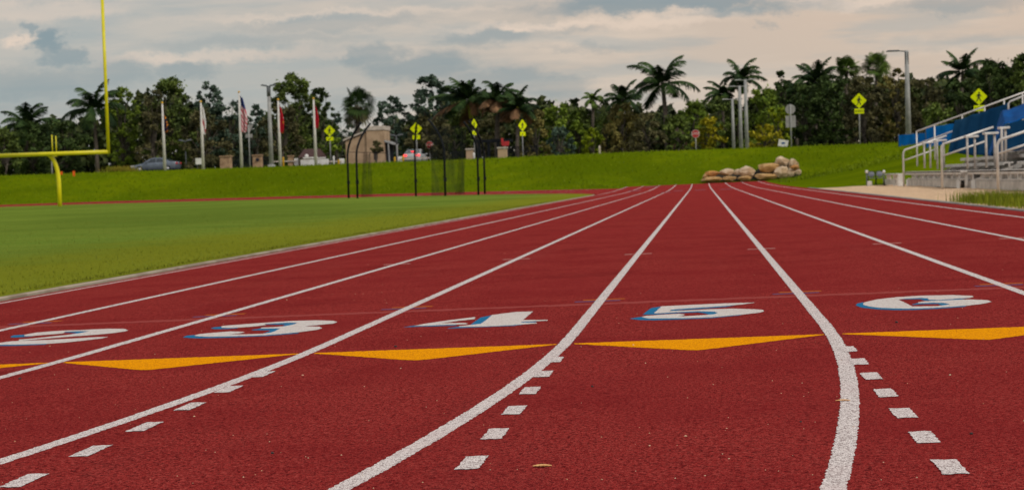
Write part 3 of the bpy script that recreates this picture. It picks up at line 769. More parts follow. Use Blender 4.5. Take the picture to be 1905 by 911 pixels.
def ped_sign(px, pyc, Y, size, squash, label, rz=0, plate='ahead', pybase=None, tilt=0.0):
    pc = at(px, pyc, Y); g0 = Vector((pc.x, Y, zg(pc.x, Y))); h = pc.z - g0.z
    r = empty('crossing_sign', g0, rz); r.rotation_euler[1] = tilt; tag(r, label, 'crossing sign', 'yellow pedestrian crossing signs')
    k = size / 2; s2 = squash
    b = MB(); b.tube([(0, .05, -.2), (0, .05, h + k * .8)], .05, 8); b.build('post', M['galv'], r, True)
    b = MB(); c = .07; dia = []
    for (ax, az) in ((0, 1), (1, 0), (0, -1), (-1, 0)):
        dia += [(ax * k - (c * k if az else 0) * az * 1.0, h + az * k - (0), ), ] if 0 else []
    dia = [(-.06 * k, h + k * .96), (.06 * k, h + k * .96), (k * .96, h + .06 * k), (k * .96, h - .06 * k), (.06 * k, h - k * .96), (-.06 * k, h - k * .96), (-k * .96, h - .06 * k), (-k * .96, h + .06 * k)]
    b.plate([(x, z) for x, z in dia], 0, .012); pn = b.build('diamond_panel', M['lime'], r)
    fg = MB()
    for poly in WALK: fg.plate([(x * size * .92, h + z * size * .92) for x, z in poly], -.012, .006)
    fg.build('walking_figure', M['signblack'], pn)
    b = MB(); w_, h_ = size * .62 / 2, size * .34 / 2; zc = h - k - h_ - .02
    b.plate([(-w_, zc - h_), (w_, zc - h_), (w_, zc + h_), (-w_, zc + h_)], 0, .012); pp = b.build('lower_panel', M['lime'], r)
    if plate == 'ahead': add_text('AHEAD', size * .17, M['signblack'], pp, (0, -.012, zc))
    elif plate == 'arrow':
        a = MB(); a.plate([(x * size * .5, zc + z * size * .5) for x, z in ((.20, .17), (.25, .12), (-.08, -.14), (0, -.2), (-.26, -.22), (-.2, .02), (-.14, -.07))], -.012, .006)
        a.build('arrow', M['signblack'], pp)
    return r
ped_sign(613, 243.5, 168, 1.12, 1, 'yellow pedestrian sign left of the black cage, beside the dark red flag', plate='arrow')
ped_sign(774, 239.5, 168, 1.20, 1, 'yellow pedestrian sign partly hidden behind a straight black cage pole', plate='arrow')
ped_sign(882, 232, 166, 1.15, 1, 'yellow pedestrian sign seen almost edge-on behind the right cage poles', rz=R(66), plate='arrow')
ped_sign(972, 233.5, 166, 1.15, 1, 'narrow yellow pedestrian sign turned aside among the palm trunks', rz=R(50), plate='arrow')
ped_sign(1598, 187.5, 132, 1.12, 1, 'yellow pedestrian sign on the crest left of the tall lamp post')
ped_sign(1821, 180, 118, 1.10, 1, 'yellow pedestrian sign rising behind the bleacher guard rail')
def octo(r_, h): return [(r_ * math.cos(R(22.5 + 45 * k)), h + r_ * math.sin(R(22.5 + 45 * k))) for k in range(8)]
def stop_sign(px, pyc, Y, rad, label):
    pc = at(px, pyc, Y); g0 = Vector((pc.x, Y, zg(pc.x, Y))); h = pc.z - g0.z
    r = empty('stop_sign', g0); tag(r, label, 'stop sign', 'stop signs')
    b = MB(); b.tube([(0, .05, -.2), (0, .05, h + rad * .7)], .045, 8); b.build('post', M['galv'], r, True)
    b = MB(); b.plate(octo(rad, h), 0.004, .01); pn = b.build('panel_edge', M['white'], r)
    b = MB(); b.plate(octo(rad * .93, h), -.006, .008); pn = b.build('panel', M['signred'], r)
    add_text('STOP', rad * .78, M['white'], pn, (0, -.014, h))
stop_sign(799, 270, 176, .40, 'red stop sign behind the netting of the cage')
stop_sign(1294, 249, 150, .36, 'orange-red stop sign beside the yellow-green bush near the three light poles')
def back_sign(px, Y, pytop, parts, label):
    g0 = gpt(px, Y); r = empty('road_sign', g0); tag(r, label, 'road sign', 'grey sign backs')
    h = topz(px, pytop, Y) - g0.z
    b = MB(); b.tube([(0, -.05, -.2), (0, -.05, h)], .05, 8); b.build('post', M['galv'], r, True)
    for nm, poly in parts:
        b = MB(); b.plate([(x, h + z) for x, z in poly], 0, .012); b.build(nm, M['signback'], r)
M['signback'] = pm('sign_back_grey', (.34, .33, .33), (.28, .27, .27), 3, .5, metal=.2)
circ = lambda r_, z, n=20: [(r_ * math.cos(2 * math.pi * k / n), z + r_ * math.sin(2 * math.pi * k / n)) for k in range(n)]
back_sign(1473, 150, 194, [('round_plate', circ(.42, -.42)), ('square_plate', [(-.42, -1.95), (.42, -1.95), (.42, -.95), (-.42, -.95)])], 'grey back of a round sign over a square plate, near the rocks')
back_sign(465, 158, 232, [('triangle_plate', [(-.46, 0), (.46, 0), (.05, -.78), (-.05, -.78)]), ('small_plate', [(-.33, -1.2), (.33, -1.2), (.33, -.85), (-.33, -.85)])], 'grey back of a triangular sign right of the stars and stripes')
# small boards
def board(px, pyc, Y, w, h_, m, label, tilt=0, logo=False, legs=True, cat='sign board'):
    pc = at(px, pyc, Y); g0 = Vector((pc.x, Y, zg(pc.x, Y))); zc = pc.z - g0.z
    r = empty('sign_board', g0); tag(r, label, cat)
    rot = Matrix.Rotation(tilt, 3, 'Y')
    b = MB(); b.box((0, 0, zc), (w, .03, h_), rot); pn = b.build('panel', m, r)
    if logo:
        b = MB(); b.plate([(x * 1.3, zc + z * .6) for x, z in circ(.12, 0)], -.022, .006); b.build('blue_emblem', M['tarp2'], pn)
    b = MB()
    for s_ in (-1, 1): b.bar((s_ * w * .32, .03, -.1), (s_ * w * .32, .03, zc), .03, .03)
    b.build('stakes', M['galv_d'], r); return r
board(1457, 266.5, 136, .74, .52, M['white'], 'small white yard sign with a blue oval, tilted on the crest', tilt=R(12), logo=True)
board(371.5, 300, 158, .80, .58, M['white'], 'blank white board left of the stone gate pillar', legs=True)
p = gpt(940, 162); r = empty('club_sign', p); tag(r, 'dark red L-shaped sign standing above the pale stone pillar', 'sign')
z1 = topz(940, 270, 162) - p.z; z2 = topz(940, 257, 162) - p.z
b = MB(); b.plate([(-.34, z2), (-.12, z2), (-.08, z1 + .33), (.42, z1 + .36), (.40, z1 - .02), (.2, z1 - .1), (-.2, z1 - .08), (-.30, z1)], 0, .05); b.build('panel', M['signred'], r, bevel=.01)
b = MB(); b.bar((0, .05, -.1), (0, .05, z1), .08, .08); b.build('post', M['white'], r)

# ------------------------------------------------------------------ gate pillars, fences, guardhouse
def pillar(px, Y, w, pytop, m, label, name='stone_pillar'):
    p = gpt(px, Y); h = topz(px, pytop, Y) - p.z; r = empty(name, p); tag(r, label, 'pillar', 'stone gate pillars')
    b = MB(); b.box((0, 0, h / 2 - .2), (w, w * .8, h + .2 - .1)); b.build('shaft', m, r, bevel=.02)
    b = MB(); b.box((0, 0, h - .03), (w + .12, w * .8 + .12, .12)); b.build('cap', M['trim'] if m is M['beige'] else M['stone'], r, bevel=.02)
pillar(420.5, 162, .98, 290.5, M['stone'], 'stone pillar right of the blank white board')
pillar(479.5, 164, .84, 288.5, M['stone'], 'stone pillar with a dark plaque right of the stars and stripes pole')
pillar(874.5, 164, .66, 277, M['beige'], 'plain beige pillar just left of the right cage poles')
pillar(935.5, 158, .82, 274.5, M['beige'], 'pale stone pillar underneath the dark red sign')
pillar(541, 166, .5, 290, M['stone'], 'slim stone pillar between the two red flags')
b = MB(); pp_ = gpt(479.5, 163.6); b.lathe((0, 0, 0), [(.01, 0), (.17, 0), (.17, .04), (.01, .05)], 16)
pq = b.build('plaque', M['slate'], None); pq.rotation_euler = (R(90), 0, 0); pq.location = (at(479, 297, 163.6).x, 163.6, at(479, 297, 163.6).z); tag(pq, 'round dark plaque fixed to the stone pillar', 'plaque')
def fence(px0, px1, Y, pytop, label, gap=.14, m=None):
    a, c = gpt(px0, Y), gpt(px1, Y); r = empty('iron_fence', a); tag(r, label, 'fence', 'black iron fences'); m = m or M['blackp']
    L_ = c.x - a.x; h = topz(px0, pytop, Y) - a.z; n = max(2, int(L_ / gap)); b = MB()
    for i in range(n + 1):
        x = L_ * i / n; b.bar((x, 0, -.1), (x, 0, h), .035, .035)
    b.build('pickets', m, r)
    for z in (.15, h - .12):
        b = MB(); b.bar((0, 0, z), (L_, 0, z), .05, .05); b.build('rail', m, r)
    for x in (0, L_):
        b = MB(); b.box((x, 0, h / 2), (.1, .1, h + .1)); b.build('post', m, r)
fence(431, 470, 166, 291, 'black iron fence between the two stone gate pillars', .10)
fence(489, 502, 166, 292, 'short black iron fence left of the grey lamp post', .10)
fence(944, 1000, 172, 272, 'tall black iron fence among the palm trunks', .11)
fence(842, 862, 172, 281, 'black iron fence panel behind the cage netting', .09)
# pergola behind the palms
p = gpt(895, 170); r = empty('pergola', p); tag(r, 'dark flat-topped pergola behind the palm trunks', 'pergola')
Lp = gpt(947, 170).x - p.x; hp = topz(895, 263, 170) - p.z
b = MB(); b.box((Lp / 2, 0, hp), (Lp + .6, 2.4, .28)); b.build('roof_beam', M['blackp'], r)
for i in range(4):
    b = MB(); b.box((Lp * i / 3, -1, hp / 2 - .1), (.26, .26, hp - .02)); b.build('column', M['blackp'], r)
# guardhouse
Yg = 172; p = gpt(696, Yg); gh = empty('guardhouse', p); tag(gh, 'beige stucco guardhouse with a taller right-hand block and a side awning', 'guardhouse')
def gx2(px): return at(px, 270, Yg).x - p.x
def gz(py, px=700): return at(px, py, Yg).z - p.z
b = MB(); x0, x1 = gx2(688), gx2(720.5); zt = gz(238.5); b.box(((x0 + x1) / 2, 0, zt / 2 - .2), (x1 - x0, 3.2, zt + .4 - .3)); b.build('tower_wall', M['beige'], gh)
b = MB(); b.box(((x0 + x1) / 2, 0, zt - .05), (x1 - x0 + .14, 3.34, .42)); b.build('cornice', M['trim'], gh, bevel=.03)
b = MB(); x2 = gx2(648); zl = gz(262)
b.add([(x2, -1.4, -.3), (x0, -1.4, -.3), (x0, -1.4, gz(246)), (x2, -1.4, zl), (x2, 1.5, -.3), (x0, 1.5, -.3), (x0, 1.5, gz(246)), (x2, 1.5, zl)],
      [(0, 1, 2, 3), (7, 6, 5, 4), (0, 3, 7, 4), (3, 2, 6, 7), (1, 5, 6, 2)]); b.build('wing_wall', M['beige'], gh)
b = MB(); b.add([(x2 - .2, -1.6, zl + .05), (x0, -1.6, gz(246) + .05), (x0, 1.6, gz(246) + .05), (x2 - .2, 1.6, zl + .05), (x2 - .2, -1.6, zl + .2), (x0, -1.6, gz(246) + .2), (x0, 1.6, gz(246) + .2), (x2 - .2, 1.6, zl + .2)],
      [(0, 1, 2, 3), (7, 6, 5, 4), (4, 5, 1, 0), (5, 6, 2, 1), (6, 7, 3, 2), (7, 4, 0, 3)]); b.build('wing_roof', M['trim'], gh)
b = MB(); b.box((gx2(704), -1.62, gz(289)), (.34, .06, .9)); w_ = b.build('window', M['slate'], gh)
b = MB(); b.box((gx2(704), -1.64, gz(281)), (.46, .08, .08)); b.build('sill', M['trim'], w_)
b = MB(); b.box((gx2(723), .2, gz(290)), (gx2(727) - gx2(719), 2.4, 2.7)); b.build('open_bay', M['slate'], gh)
b = MB(); b.add([(gx2(720), -1.6, gz(262)), (gx2(737), -1.6, gz(268.5)), (gx2(737), 1.4, gz(268.5)), (gx2(720), 1.4, gz(262)), (gx2(720), -1.6, gz(265)), (gx2(737), -1.6, gz(271)), (gx2(737), 1.4, gz(271)), (gx2(720), 1.4, gz(265))],
      [(0, 1, 2, 3), (7, 6, 5, 4), (4, 5, 1, 0), (5, 6, 2, 1), (6, 7, 3, 2), (7, 4, 0, 3)]); b.build('awning', M['galv'], gh)
b = MB(); b.bar((gx2(729), -1.5, -.1), (gx2(727.5), -1.5, gz(268)), .12, .12); b.build('awning_post', M['galv'], gh)
# small brown roofed hut and white wall left of it
Yh = 166; p = gpt(581, Yh); r = empty('hut', p); tag(r, 'small hut with a dark brown hipped roof behind the white wall', 'hut')
xa, xb_, zt, ze = at(562, 280, Yh).x - p.x, at(601, 280, Yh).x - p.x, topz(581, 277, Yh) - p.z, topz(581, 293, Yh) - p.z
b = MB(); b.box(((xa + xb_) / 2, 0, ze / 2 - .1), (xb_ - xa - .5, 3, ze)); b.build('wall', M['beige'], r)
b = MB(); b.add([(xa, -1.8, ze), (xb_, -1.8, ze), (xb_, 1.8, ze), (xa, 1.8, ze), (xa + .25, -.3, zt), (xb_ - .35, -.3, zt), (xb_ - .35, .3, zt), (xa + .25, .3, zt)],
      [(0, 1, 5, 4), (1, 2, 6, 5), (2, 3, 7, 6), (3, 0, 4, 7), (4, 5, 6, 7), (3, 2, 1, 0)]); b.build('roof', M['brownroof'], r)
Yw = 160; p = gpt(585, Yw); r = empty('low_wall', p); tag(r, 'low white wall with a ball on top, behind the dark red flag pole', 'wall')
z_ = topz(585, 294.5, Yw) - p.z; xa, xb_ = at(560, 300, Yw).x - p.x, at(611, 300, Yw).x - p.x
b = MB(); b.box(((xa + xb_) / 2, 0, z_ / 2 - .15), (xb_ - xa, .4, z_ + .1)); b.build('wall_face', M['white'], r)
b = MB(); b.box((xa + .9, 0, z_ + .06), (1.3, .5, .14)); b.box((xb_ - 1.1, .1, z_ + .02), (1.6, .46, .1)); b.build('coping', M['white'], r)
b = MB(); b.lathe((xa + .55, 0, z_ + .1), [(.05, 0), (.15, .04), (.19, .13), (.15, .24), (.03, .3)], 14); b.build('ball', M['white'], r, True)
# hut with a dark tiled roof right of the big palm
Yh = 173; p = gpt(1262, Yh); r = empty('hut', p); tag(r, 'low brown hut with a purplish roof right of the tallest palm', 'hut')
xa, xb_, zt, ze = at(1243, 280, Yh).x - p.x, at(1283, 280, Yh).x - p.x, topz(1262, 240, Yh) - p.z, topz(1262, 258, Yh) - p.z
b = MB(); b.box(((xa + xb_) / 2, 0, ze / 2 - .1), (xb_ - xa - .5, 3, ze)); b.build('wall', M['hutwall'], r)
b = MB(); b.add([(xa, -1.8, ze), (xb_, -1.8, ze), (xb_, 1.8, ze), (xa, 1.8, ze), (xa + .9, -.3, zt), (xb_ - .9, -.3, zt), (xb_ - .9, .3, zt), (xa + .9, .3, zt)],
      [(0, 1, 5, 4), (1, 2, 6, 5), (2, 3, 7, 6), (3, 0, 4, 7), (4, 5, 6, 7), (3, 2, 1, 0)]); b.build('roof', M['brownroof'], r)
# barriers and bollards
def barrier(px0, px1, Y, pyarm, label):
    p = gpt(px0, Y); r = empty('gate_barrier', p); tag(r, label, 'barrier', 'entrance barriers')
    Lb = gpt(px1, Y).x - p.x; z = topz(px0, pyarm, Y) - p.z
    b = MB(); b.box((0, 0, z / 2 + .1), (.42, .4, z + .3)); b.build('housing', M['white'], r, bevel=.03)
    b = MB(); b.bar((0, -.25, z), (Lb, -.25, z + .02), .08, .12); b.build('arm', M['trim'], r)
barrier(745, 800, 166, 296, 'white box barrier with its arm reaching behind the lit car')
barrier(636, 612, 164, 300, 'white barrier box left of the black cage poles')
barrier(552, 506, 166, 299.5, 'barrier with a pale arm between the two red flags')
def bollard(px, Y, pytop, label, m='cyel', rr_=.10):
    p = gpt(px, Y); h = topz(px, pytop, Y) - p.z; b = MB(); b.lathe((0, 0, -.1), [(rr_, 0), (rr_, h), (rr_ * .8, h + .07), (rr_ * .3, h + .1)], 12)
    o_ = b.build('bollard', M[m], None, True); o_.location = p; tag(o_, label, 'bollard', 'yellow bollards at the gate')
bollard(734.5, 163, 292, 'yellow bollard under the guardhouse awning')
bollard(750, 163, 290, 'yellow bollard touching the white barrier box')
bollard(630, 163, 297, 'yellow bollard left of the black cage')
bollard(527, 163, 292, 'orange-yellow bollard by the red and gold flag pole')
bollard(621, 163, 290, 'white post between the crossing sign and the cage', 'white', .09)
bollard(882, 160, 284, 'white post behind the right cage poles', 'white', .09)
bollard(1116, 150, 271, 'pale wooden post beside the bright green bush', 'trim', .09)
# marker flags on the slope
def marker(px, py0, py1, Y, label):
    zt, zb = topz(px, py0, Y), topz(px, py1, Y); x = at(px, py0, Y).x; g0 = zg(x, Y); r = empty('marker_flag', (x, Y, g0)); tag(r, label, 'marker flag', 'orange marker flags')
    b = MB(); b.bar((0, 0, -.1), (.01, 0, zt - g0), .03, .03); b.build('stake', M['cyel'], r)
    b = MB(); b.box((0.02, -.03, (zt + zb) / 2 - g0), (.20, .02, zt - zb)); b.build('flag', M['orangef'], r)
marker(137, 318, 328, 139, 'orange marker flag standing clear on the bank right of the goal post base')
marker(114, 319, 329, 140, 'orange marker flag half hidden behind the yellow gooseneck')

# ------------------------------------------------------------------ cars
M['carg'] = pm('grey_car_paint', (.15, .18, .22), (.12, .145, .18), 2, .25, .6, .4)
M['carw'] = pm('silver_car_paint', (.50, .52, .52), (.45, .46, .46), 2, .3, .6, .2)
M['glass'] = pm('car_glass', (.02, .03, .04), (.03, .04, .05), 2, .1, .6)
M['tyre'] = pm('tyre', (.012, .012, .012), rough=.85)
M['rim'] = pm('rim', (.35, .36, .37), rough=.35, metal=.6)
M['head'] = pm('headlight', (.62, .62, .60), rough=.15)
q = NB('tail_light', .4); q.col((.6, .02, .02)); q.b.inputs['Emission Color'].default_value = (1, .05, .06, 1); q.b.inputs['Emission Strength'].default_value = 1.6; M['tail'] = q.m
def car(loc, rz, paint, label, lit=False):
    """sedan 4.7 m long, nose towards local -x"""
    r = empty('parked_car' if not lit else 'waiting_car', loc, rz); tag(r, label, 'car')
    st = [(-2.35, .42, .55, .62), (-2.25, .30, .66, .80), (-1.9, .24, .76, .87), (-1.25, .22, .88, .90), (-1.0, .22, .93, .90), (-.9, .22, .95, .90), (0, .22, .97, .92), (1.2, .22, 1.0, .91), (1.75, .24, 1.05, .88), (2.2, .28, 1.02, .82), (2.33, .45, .86, .72)]
    V = []; 
    for x, zb, zt, w in st:
        V += [(x, -w * .94, zb), (x, -w, zb + .18), (x, -w, zt - .18), (x, -w * .93, zt), (x, w * .93, zt), (x, w, zt - .18), (x, w, zb + .18), (x, w * .94, zb)]
    b = MB(); n = len(st); Fq = [(i * 8 + k, i * 8 + (k + 1) % 8, (i + 1) * 8 + (k + 1) % 8, (i + 1) * 8 + k) for i in range(n - 1) for k in range(8)]
    Fq += [tuple(range(8))[::-1], tuple((n - 1) * 8 + k for k in range(8))]; b.add(V, Fq); b.build('body', paint, r, True)
    # cabin
    cab = [(-1.15, .90, .84, 0), (-.35, 1.38, .66, 1), (.2, 1.46, .66, 1), (.8, 1.43, .65, 1), (1.75, 1.03, .78, 0)]
    V = []; 
    for x, zt, w, _ in cab: V += [(x, -.86, .90), (x, -w, zt), (x, w, zt), (x, .86, .90)]
    b = MB(); b.add(V, [(i * 4 + k, i * 4 + k + 1, i * 4 + 5 + k, i * 4 + 4 + k) for i in range(4) for k in range(3)]); b.build('roof', paint, r, True)
    for s_ in (-1, 1):
        for nm, pl in (('side_window', [(-.72, .97), (-.25, 1.31), (.22, 1.36), (.24, .99)]), ('side_window', [(.32, .99), (.30, 1.36), (.78, 1.33), (1.35, 1.05), (1.3, 1.0)])):
            b = MB(); V = []
            for x, z in pl:
                y = .86 + (z - .90) / .54 * (.66 - .86) + .018; V.append((x, s_ * y, z))
            b.add(V, [tuple(range(len(pl)))]); b.build(nm, M['glass'], r)
    b = MB(); b.add([(-1.10, -.74, .955), (-.39, -.60, 1.375), (-.39, .60, 1.375), (-1.10, .74, .955)], [(0, 1, 2, 3)]); b.build('windscreen', M['glass'], r, loc=(-.015, 0, .012))
    b = MB(); b.add([(1.66, -.70, 1.08), (.9, -.58, 1.40), (.9, .58, 1.40), (1.66, .70, 1.08)], [(0, 1, 2, 3)]); b.build('rear_window', M['glass'], r, loc=(.02, 0, .015))
    for x in (-1.42, 1.38):
        for s_ in (-1, 1):
            b = MB(); b.tube([(x, s_ * .70, .33), (x, s_ * .935, .33)], .34, 20); wv = b.build('wheel', M['tyre'], r, True)
            b = MB(); b.tube([(x, s_ * .90, .33), (x, s_ * .945, .33)], .21, 16); b.build('rim', M['rim'], wv, True)
    for s_ in (-1, 1):
        b = MB(); b.box((-2.16, s_ * .66, .66), (.30, .34, .15)); b.build('headlight', M['head'], r, bevel=.03)
        b = MB(); b.box((2.24, s_ * .62, .84), (.22, .36, .20)); b.build('tail_light', M['tail'] if lit else M['signred'], r, bevel=.03)
        b = MB(); b.box((-.72, s_ * .98, 1.0), (.16, .2, .12)); b.build('wing_mirror', paint, r, bevel=.03)
    if lit: b = MB(); b.box((1.40, 0, 1.24), (.1, .36, .08)); b.build('brake_lamp', M['tail'], r)
    return r
p = gpt(290, 176); c_ = car((p.x, 168, 2.79), 0, M['carg'], 'dark grey sedan parked behind the leftmost flagpole')
c_.location.x = at(290, 300, 168).x
p = gpt(773, 172); c_ = car((at(773, 295, 174).x, 174, 2.79), R(-90), M['carw'], 'silver car seen from behind with its red brake lights on', lit=True)
c_.scale = (1.03, 1.03, 1.03)

# ------------------------------------------------------------------ rocks at the end of the straight
def rock(px, py, wpx, hpx, Y, seed, m, label, dy=1.0, rot=0):
    ppm = F / Y; w, h = wpx / ppm, hpx / ppm; p = at(px, py, Y)
    rs = np.random.default_rng(seed); bm = bmesh.new(); bmesh.ops.create_icosphere(bm, subdivisions=3, radius=.5)
    ks = [(rs.normal(size=3), rs.uniform(.30, .44)) for _ in range(16)]
    for v_ in bm.verts:
        c = np.array(v_.co)
        for n_, dd in ks:
            n2 = n_ / np.linalg.norm(n_); q_ = c @ n2
            if q_ > dd: c = c - n2 * (q_ - dd) * .97
        c = c * (1 + .035 * math.sin(c[0] * 19 + seed) * math.sin(c[1] * 17) + .03 * math.sin(c[2] * 23 + seed * 2))
        v_.co = Vector(c)
    me = bpy.data.meshes.new('rock'); bm.to_mesh(me); bm.free(); me.materials.append(m)
    o_ = bpy.data.objects.new('rock', me); COL.objects.link(o_); o_.location = p; o_.scale = (w * 1.13, max(w * .8, h) * dy, h * 1.12); o_.rotation_euler = (0, rot, 0)
    tag(o_, label, 'rock', 'rocks at the end of the straight')
def rockm(name, a, b_, c):
    q = NB(name, .9, .15); k = q.mix(q.mr(q.noise(1.6, 5, .65), .38, .62), a, b_); k = q.mix(q.mr(q.noise(3.7, 4, .7), .55, .72), k, c); q.col(k); q.bump(q.noise(4, 6, .75), 1, .25); return q.m
M['rk1'] = rockm('tan_rock', (.74, .49, .24), (.55, .32, .12), (.24, .12, .045))
M['rk2'] = rockm('pale_rock', (.86, .68, .48), (.66, .46, .28), (.32, .18, .09))
M['rk3'] = rockm('orange_rock', (.74, .34, .10), (.56, .27, .10), (.30, .15, .06))
for k, a in enumerate([
    (1324, 324, 30, 11, 117.2, 'rk3', 'orange rock on the upper course at the left end of the rock pile'),
    (1312, 329, 12, 9, 117.0, 'rk1', 'small brown rock at the very left end of the pile'),
    (1324, 333.5, 36, 10, 116.9, 'rk1', 'flat tan rock at the bottom left of the pile under the orange one'),
    (1353, 321, 28, 13, 117.3, 'rk2', 'knobbly pale rock second from the left on the upper course'),
    (1355, 332, 27, 11, 116.9, 'rk1', 'squat tan rock on the bottom course under the knobbly pale rock'),
    (1374, 321, 16, 12, 117.3, 'rk2', 'small pale rock wedged left of the big rounded grey-tan boulder'),
    (1391, 320, 33, 21, 117.2, 'rk2', 'big rounded grey-tan boulder in the middle of the pile'),
    (1386, 332, 32, 9, 116.8, 'rk1', 'long flat rock on the bottom course in the middle of the pile'),
    (1427, 311, 42, 18, 117.6, 'rk1', 'long smooth tan boulder bridging the dark gap'),
    (1424, 328.5, 44, 13, 116.9, 'rk1', 'long low tan rock under the dark gap'),
    (1456, 301, 29, 20, 117.9, 'rk2', 'topmost pale boulder of the rock pile'),
    (1475, 306, 21, 21, 117.7, 'rk2', 'pale boulder right of the topmost one'),
    (1454, 321, 27, 26, 117.0, 'rk2', 'upright pale boulder under the topmost one'),
    (1472, 321, 26, 16, 117.2, 'rk2', 'tan slab leaning at the lower right of the pile'),
    (1484, 320, 14, 10, 117.0, 'rk2', 'small round white-topped rock at the right end of the pile'),
    (1478, 311, 16, 10, 116.9, 'rk3', 'small orange rock between the pale boulders at the right end')]):
    rock(a[0], a[1], a[2], a[3], a[4], 20 + k, M[a[5]], a[6], rot=R(-22) if k == 13 else 0)

# added near-black sheet: shadow in the gaps between the rocks, put into its colour
M['gapshade'] = pm('gap_shade_colour', (.020, .015, .009), (.011, .009, .006), 3, .95, bump=.6)
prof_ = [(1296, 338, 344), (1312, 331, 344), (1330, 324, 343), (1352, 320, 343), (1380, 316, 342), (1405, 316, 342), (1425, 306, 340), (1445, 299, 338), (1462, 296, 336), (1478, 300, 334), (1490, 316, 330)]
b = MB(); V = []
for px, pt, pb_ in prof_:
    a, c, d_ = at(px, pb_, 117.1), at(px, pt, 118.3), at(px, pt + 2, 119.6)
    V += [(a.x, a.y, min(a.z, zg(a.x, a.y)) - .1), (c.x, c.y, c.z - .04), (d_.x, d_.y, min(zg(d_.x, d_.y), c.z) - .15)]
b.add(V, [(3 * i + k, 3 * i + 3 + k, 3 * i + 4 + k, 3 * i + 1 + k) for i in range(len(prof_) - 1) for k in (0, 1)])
tag(b.build('gap_shade', M['gapshade'], smooth=True), kind='structure')
# ------------------------------------------------------------------ bleachers on the gravel pad
bl = empty('bleachers', (7.0, 45, z0(7, 45))); tag(bl, 'aluminium bleachers rising to the right beside the gravel, with blue tarps over them', 'bleachers')
BO = Vector(bl.location); zb = BO.z
AIS = [(46.4, 48.4), (37.0, 38.4)]
segs = [(48.4, 60.5), (38.4, 46.4), (20.0, 37.0)]
for i in range(12):
    xf = .30 + .61 * i; zf = .16 + .2 * i
    for (a, c) in segs:
        m_ = (a + c) / 2 - 45; ln = c - a
        b = MB(); b.box((xf, m_, zf), (.27, ln, .045)); b.box((xf + .29, m_, zf), (.27, ln, .045)); b.build('foot_board', M['alu_d'], bl, bevel=.006)
        b = MB(); b.box((xf + .34, m_, zf + .29), (.25, ln, .045)); b.box((xf + .215, m_, zf + .265), (.02, ln, .085)); b.build('seat_board', M['alu'], bl, bevel=.006)
        b = MB(); b.box((xf + .45, m_, zf + .10), (.02, ln, .17)); b.build('riser_board', M['alu_d'], bl)
    for (a, c) in AIS:
        b = MB(); b.box((xf + .15, (a + c) / 2 - 45, zf), (.58, c - a - .04, .05)); b.box((xf - .14, (a + c) / 2 - 45, zf - .09), (.02, c - a - .04, .16)); b.build('aisle_step', M['alu_d'], bl)
# under-frames every two metres
for k, y in enumerate(np.arange(20.6, 60.6, 1.98)):
    b = MB(); y -= 45
    b.bar((.1, y, .04), (7.5, y, .04), .06, .08); b.bar((.1, y, .12), (7.5, y, .12 + 7.4 * .328), .05, .07)
    for i in range(0, 12, 2): b.bar((.35 + .61 * i, y, 0), (.35 + .61 * i, y, .14 + .2 * i), .05, .05)
    for i in range(12): b.bar((.64 + .61 * i, y, .14 + .2 * i), (.64 + .61 * i, y, .43 + .2 * i), .045, .06)
    for i in range(2, 11, 3): b.bar((.35 + .61 * i, y, .05), (.35 + .61 * (i + 2), y, .1 + .2 * (i + 2)), .04, .04)
    b.build('frame', M['alu_d'], bl)
# low front step with its pale face boards
for (a, c) in ((48.5, 60.8), (38.3, 46.3), (20.0, 36.6)):
    b = MB(); b.box((-.02, (a + c) / 2 - 45, .11), (.03, c - a, .20)); b.build('front_board', M['alu'], bl, bevel=.004)
    b = MB(); b.box((.16, (a + c) / 2 - 45, .235), (.34, c - a, .04)); b.build('front_step', M['alu'], bl, bevel=.004)
    for e in (a + .25, c - .25):
        b = MB(); b.box((-.045, e - 45, .11), (.02, .62, .22)); b.build('end_plate', M['white'], bl)
# front plank at seat height with its fascia panels and short legs
for (a, c) in ((47.9, 60.6), (38.6, 46.6), (20.0, 37.2)):
    b = MB(); b.box((.02, (a + c) / 2 - 45, .455), (.26, c - a, .05)); b.box((-.10, (a + c) / 2 - 45, .425), (.02, c - a, .09)); b.build('front_plank', M['alu_rail'], bl, bevel=.006)
    y = a + .1
    k = 0
    while y < c - .6:
        b = MB(); b.box((.26, y + .62 - 45, .33), (.02, 1.06, .20)); b.build('fascia_panel', M['alu'] if k % 3 else M['alu_d'], bl)
        b = MB(); b.box((.06, y - 45, .22), (.07, .07, .43)); b.build('plank_leg', M['alu'], bl)
        y += 1.32; k += 1
def W(px, py, Y): return at(px, py, Y) - BO
def rail(name, pts, r_=.032, m=None):
    b = MB(); b.tube(pts, r_, 10); return b.build(name, m or M['alu_rail'], bl, True)
def handrail(Y, pt0, pt1, pm0, pm1, pb):
    a, c = W(*pt0, Y), W(*pt1, Y); base = Vector((a.x, a.y, .0 if pb is None else W(*pb, Y).z))
    dn = (c - a).normalized()
    rail('handrail', [base, Vector((a.x, a.y, a.z - .12)), Vector((a.x + .015, a.y, a.z - .05)), a + dn * .06, a + dn * .15, c], .030)
    rail('mid_rail', [W(*pm0, Y), W(*pm1, Y)], .025)
handrail(58.0, (1680, 280), (1761, 252.5), (1680, 299), (1739, 278.5), None)
handrail(47.6, (1751, 269), (1848, 236.5), (1751, 291), (1834, 262.5), None)
handrail(38.4, (1855, 262), (1962, 226), (1855, 286.5), (1950, 255), None)
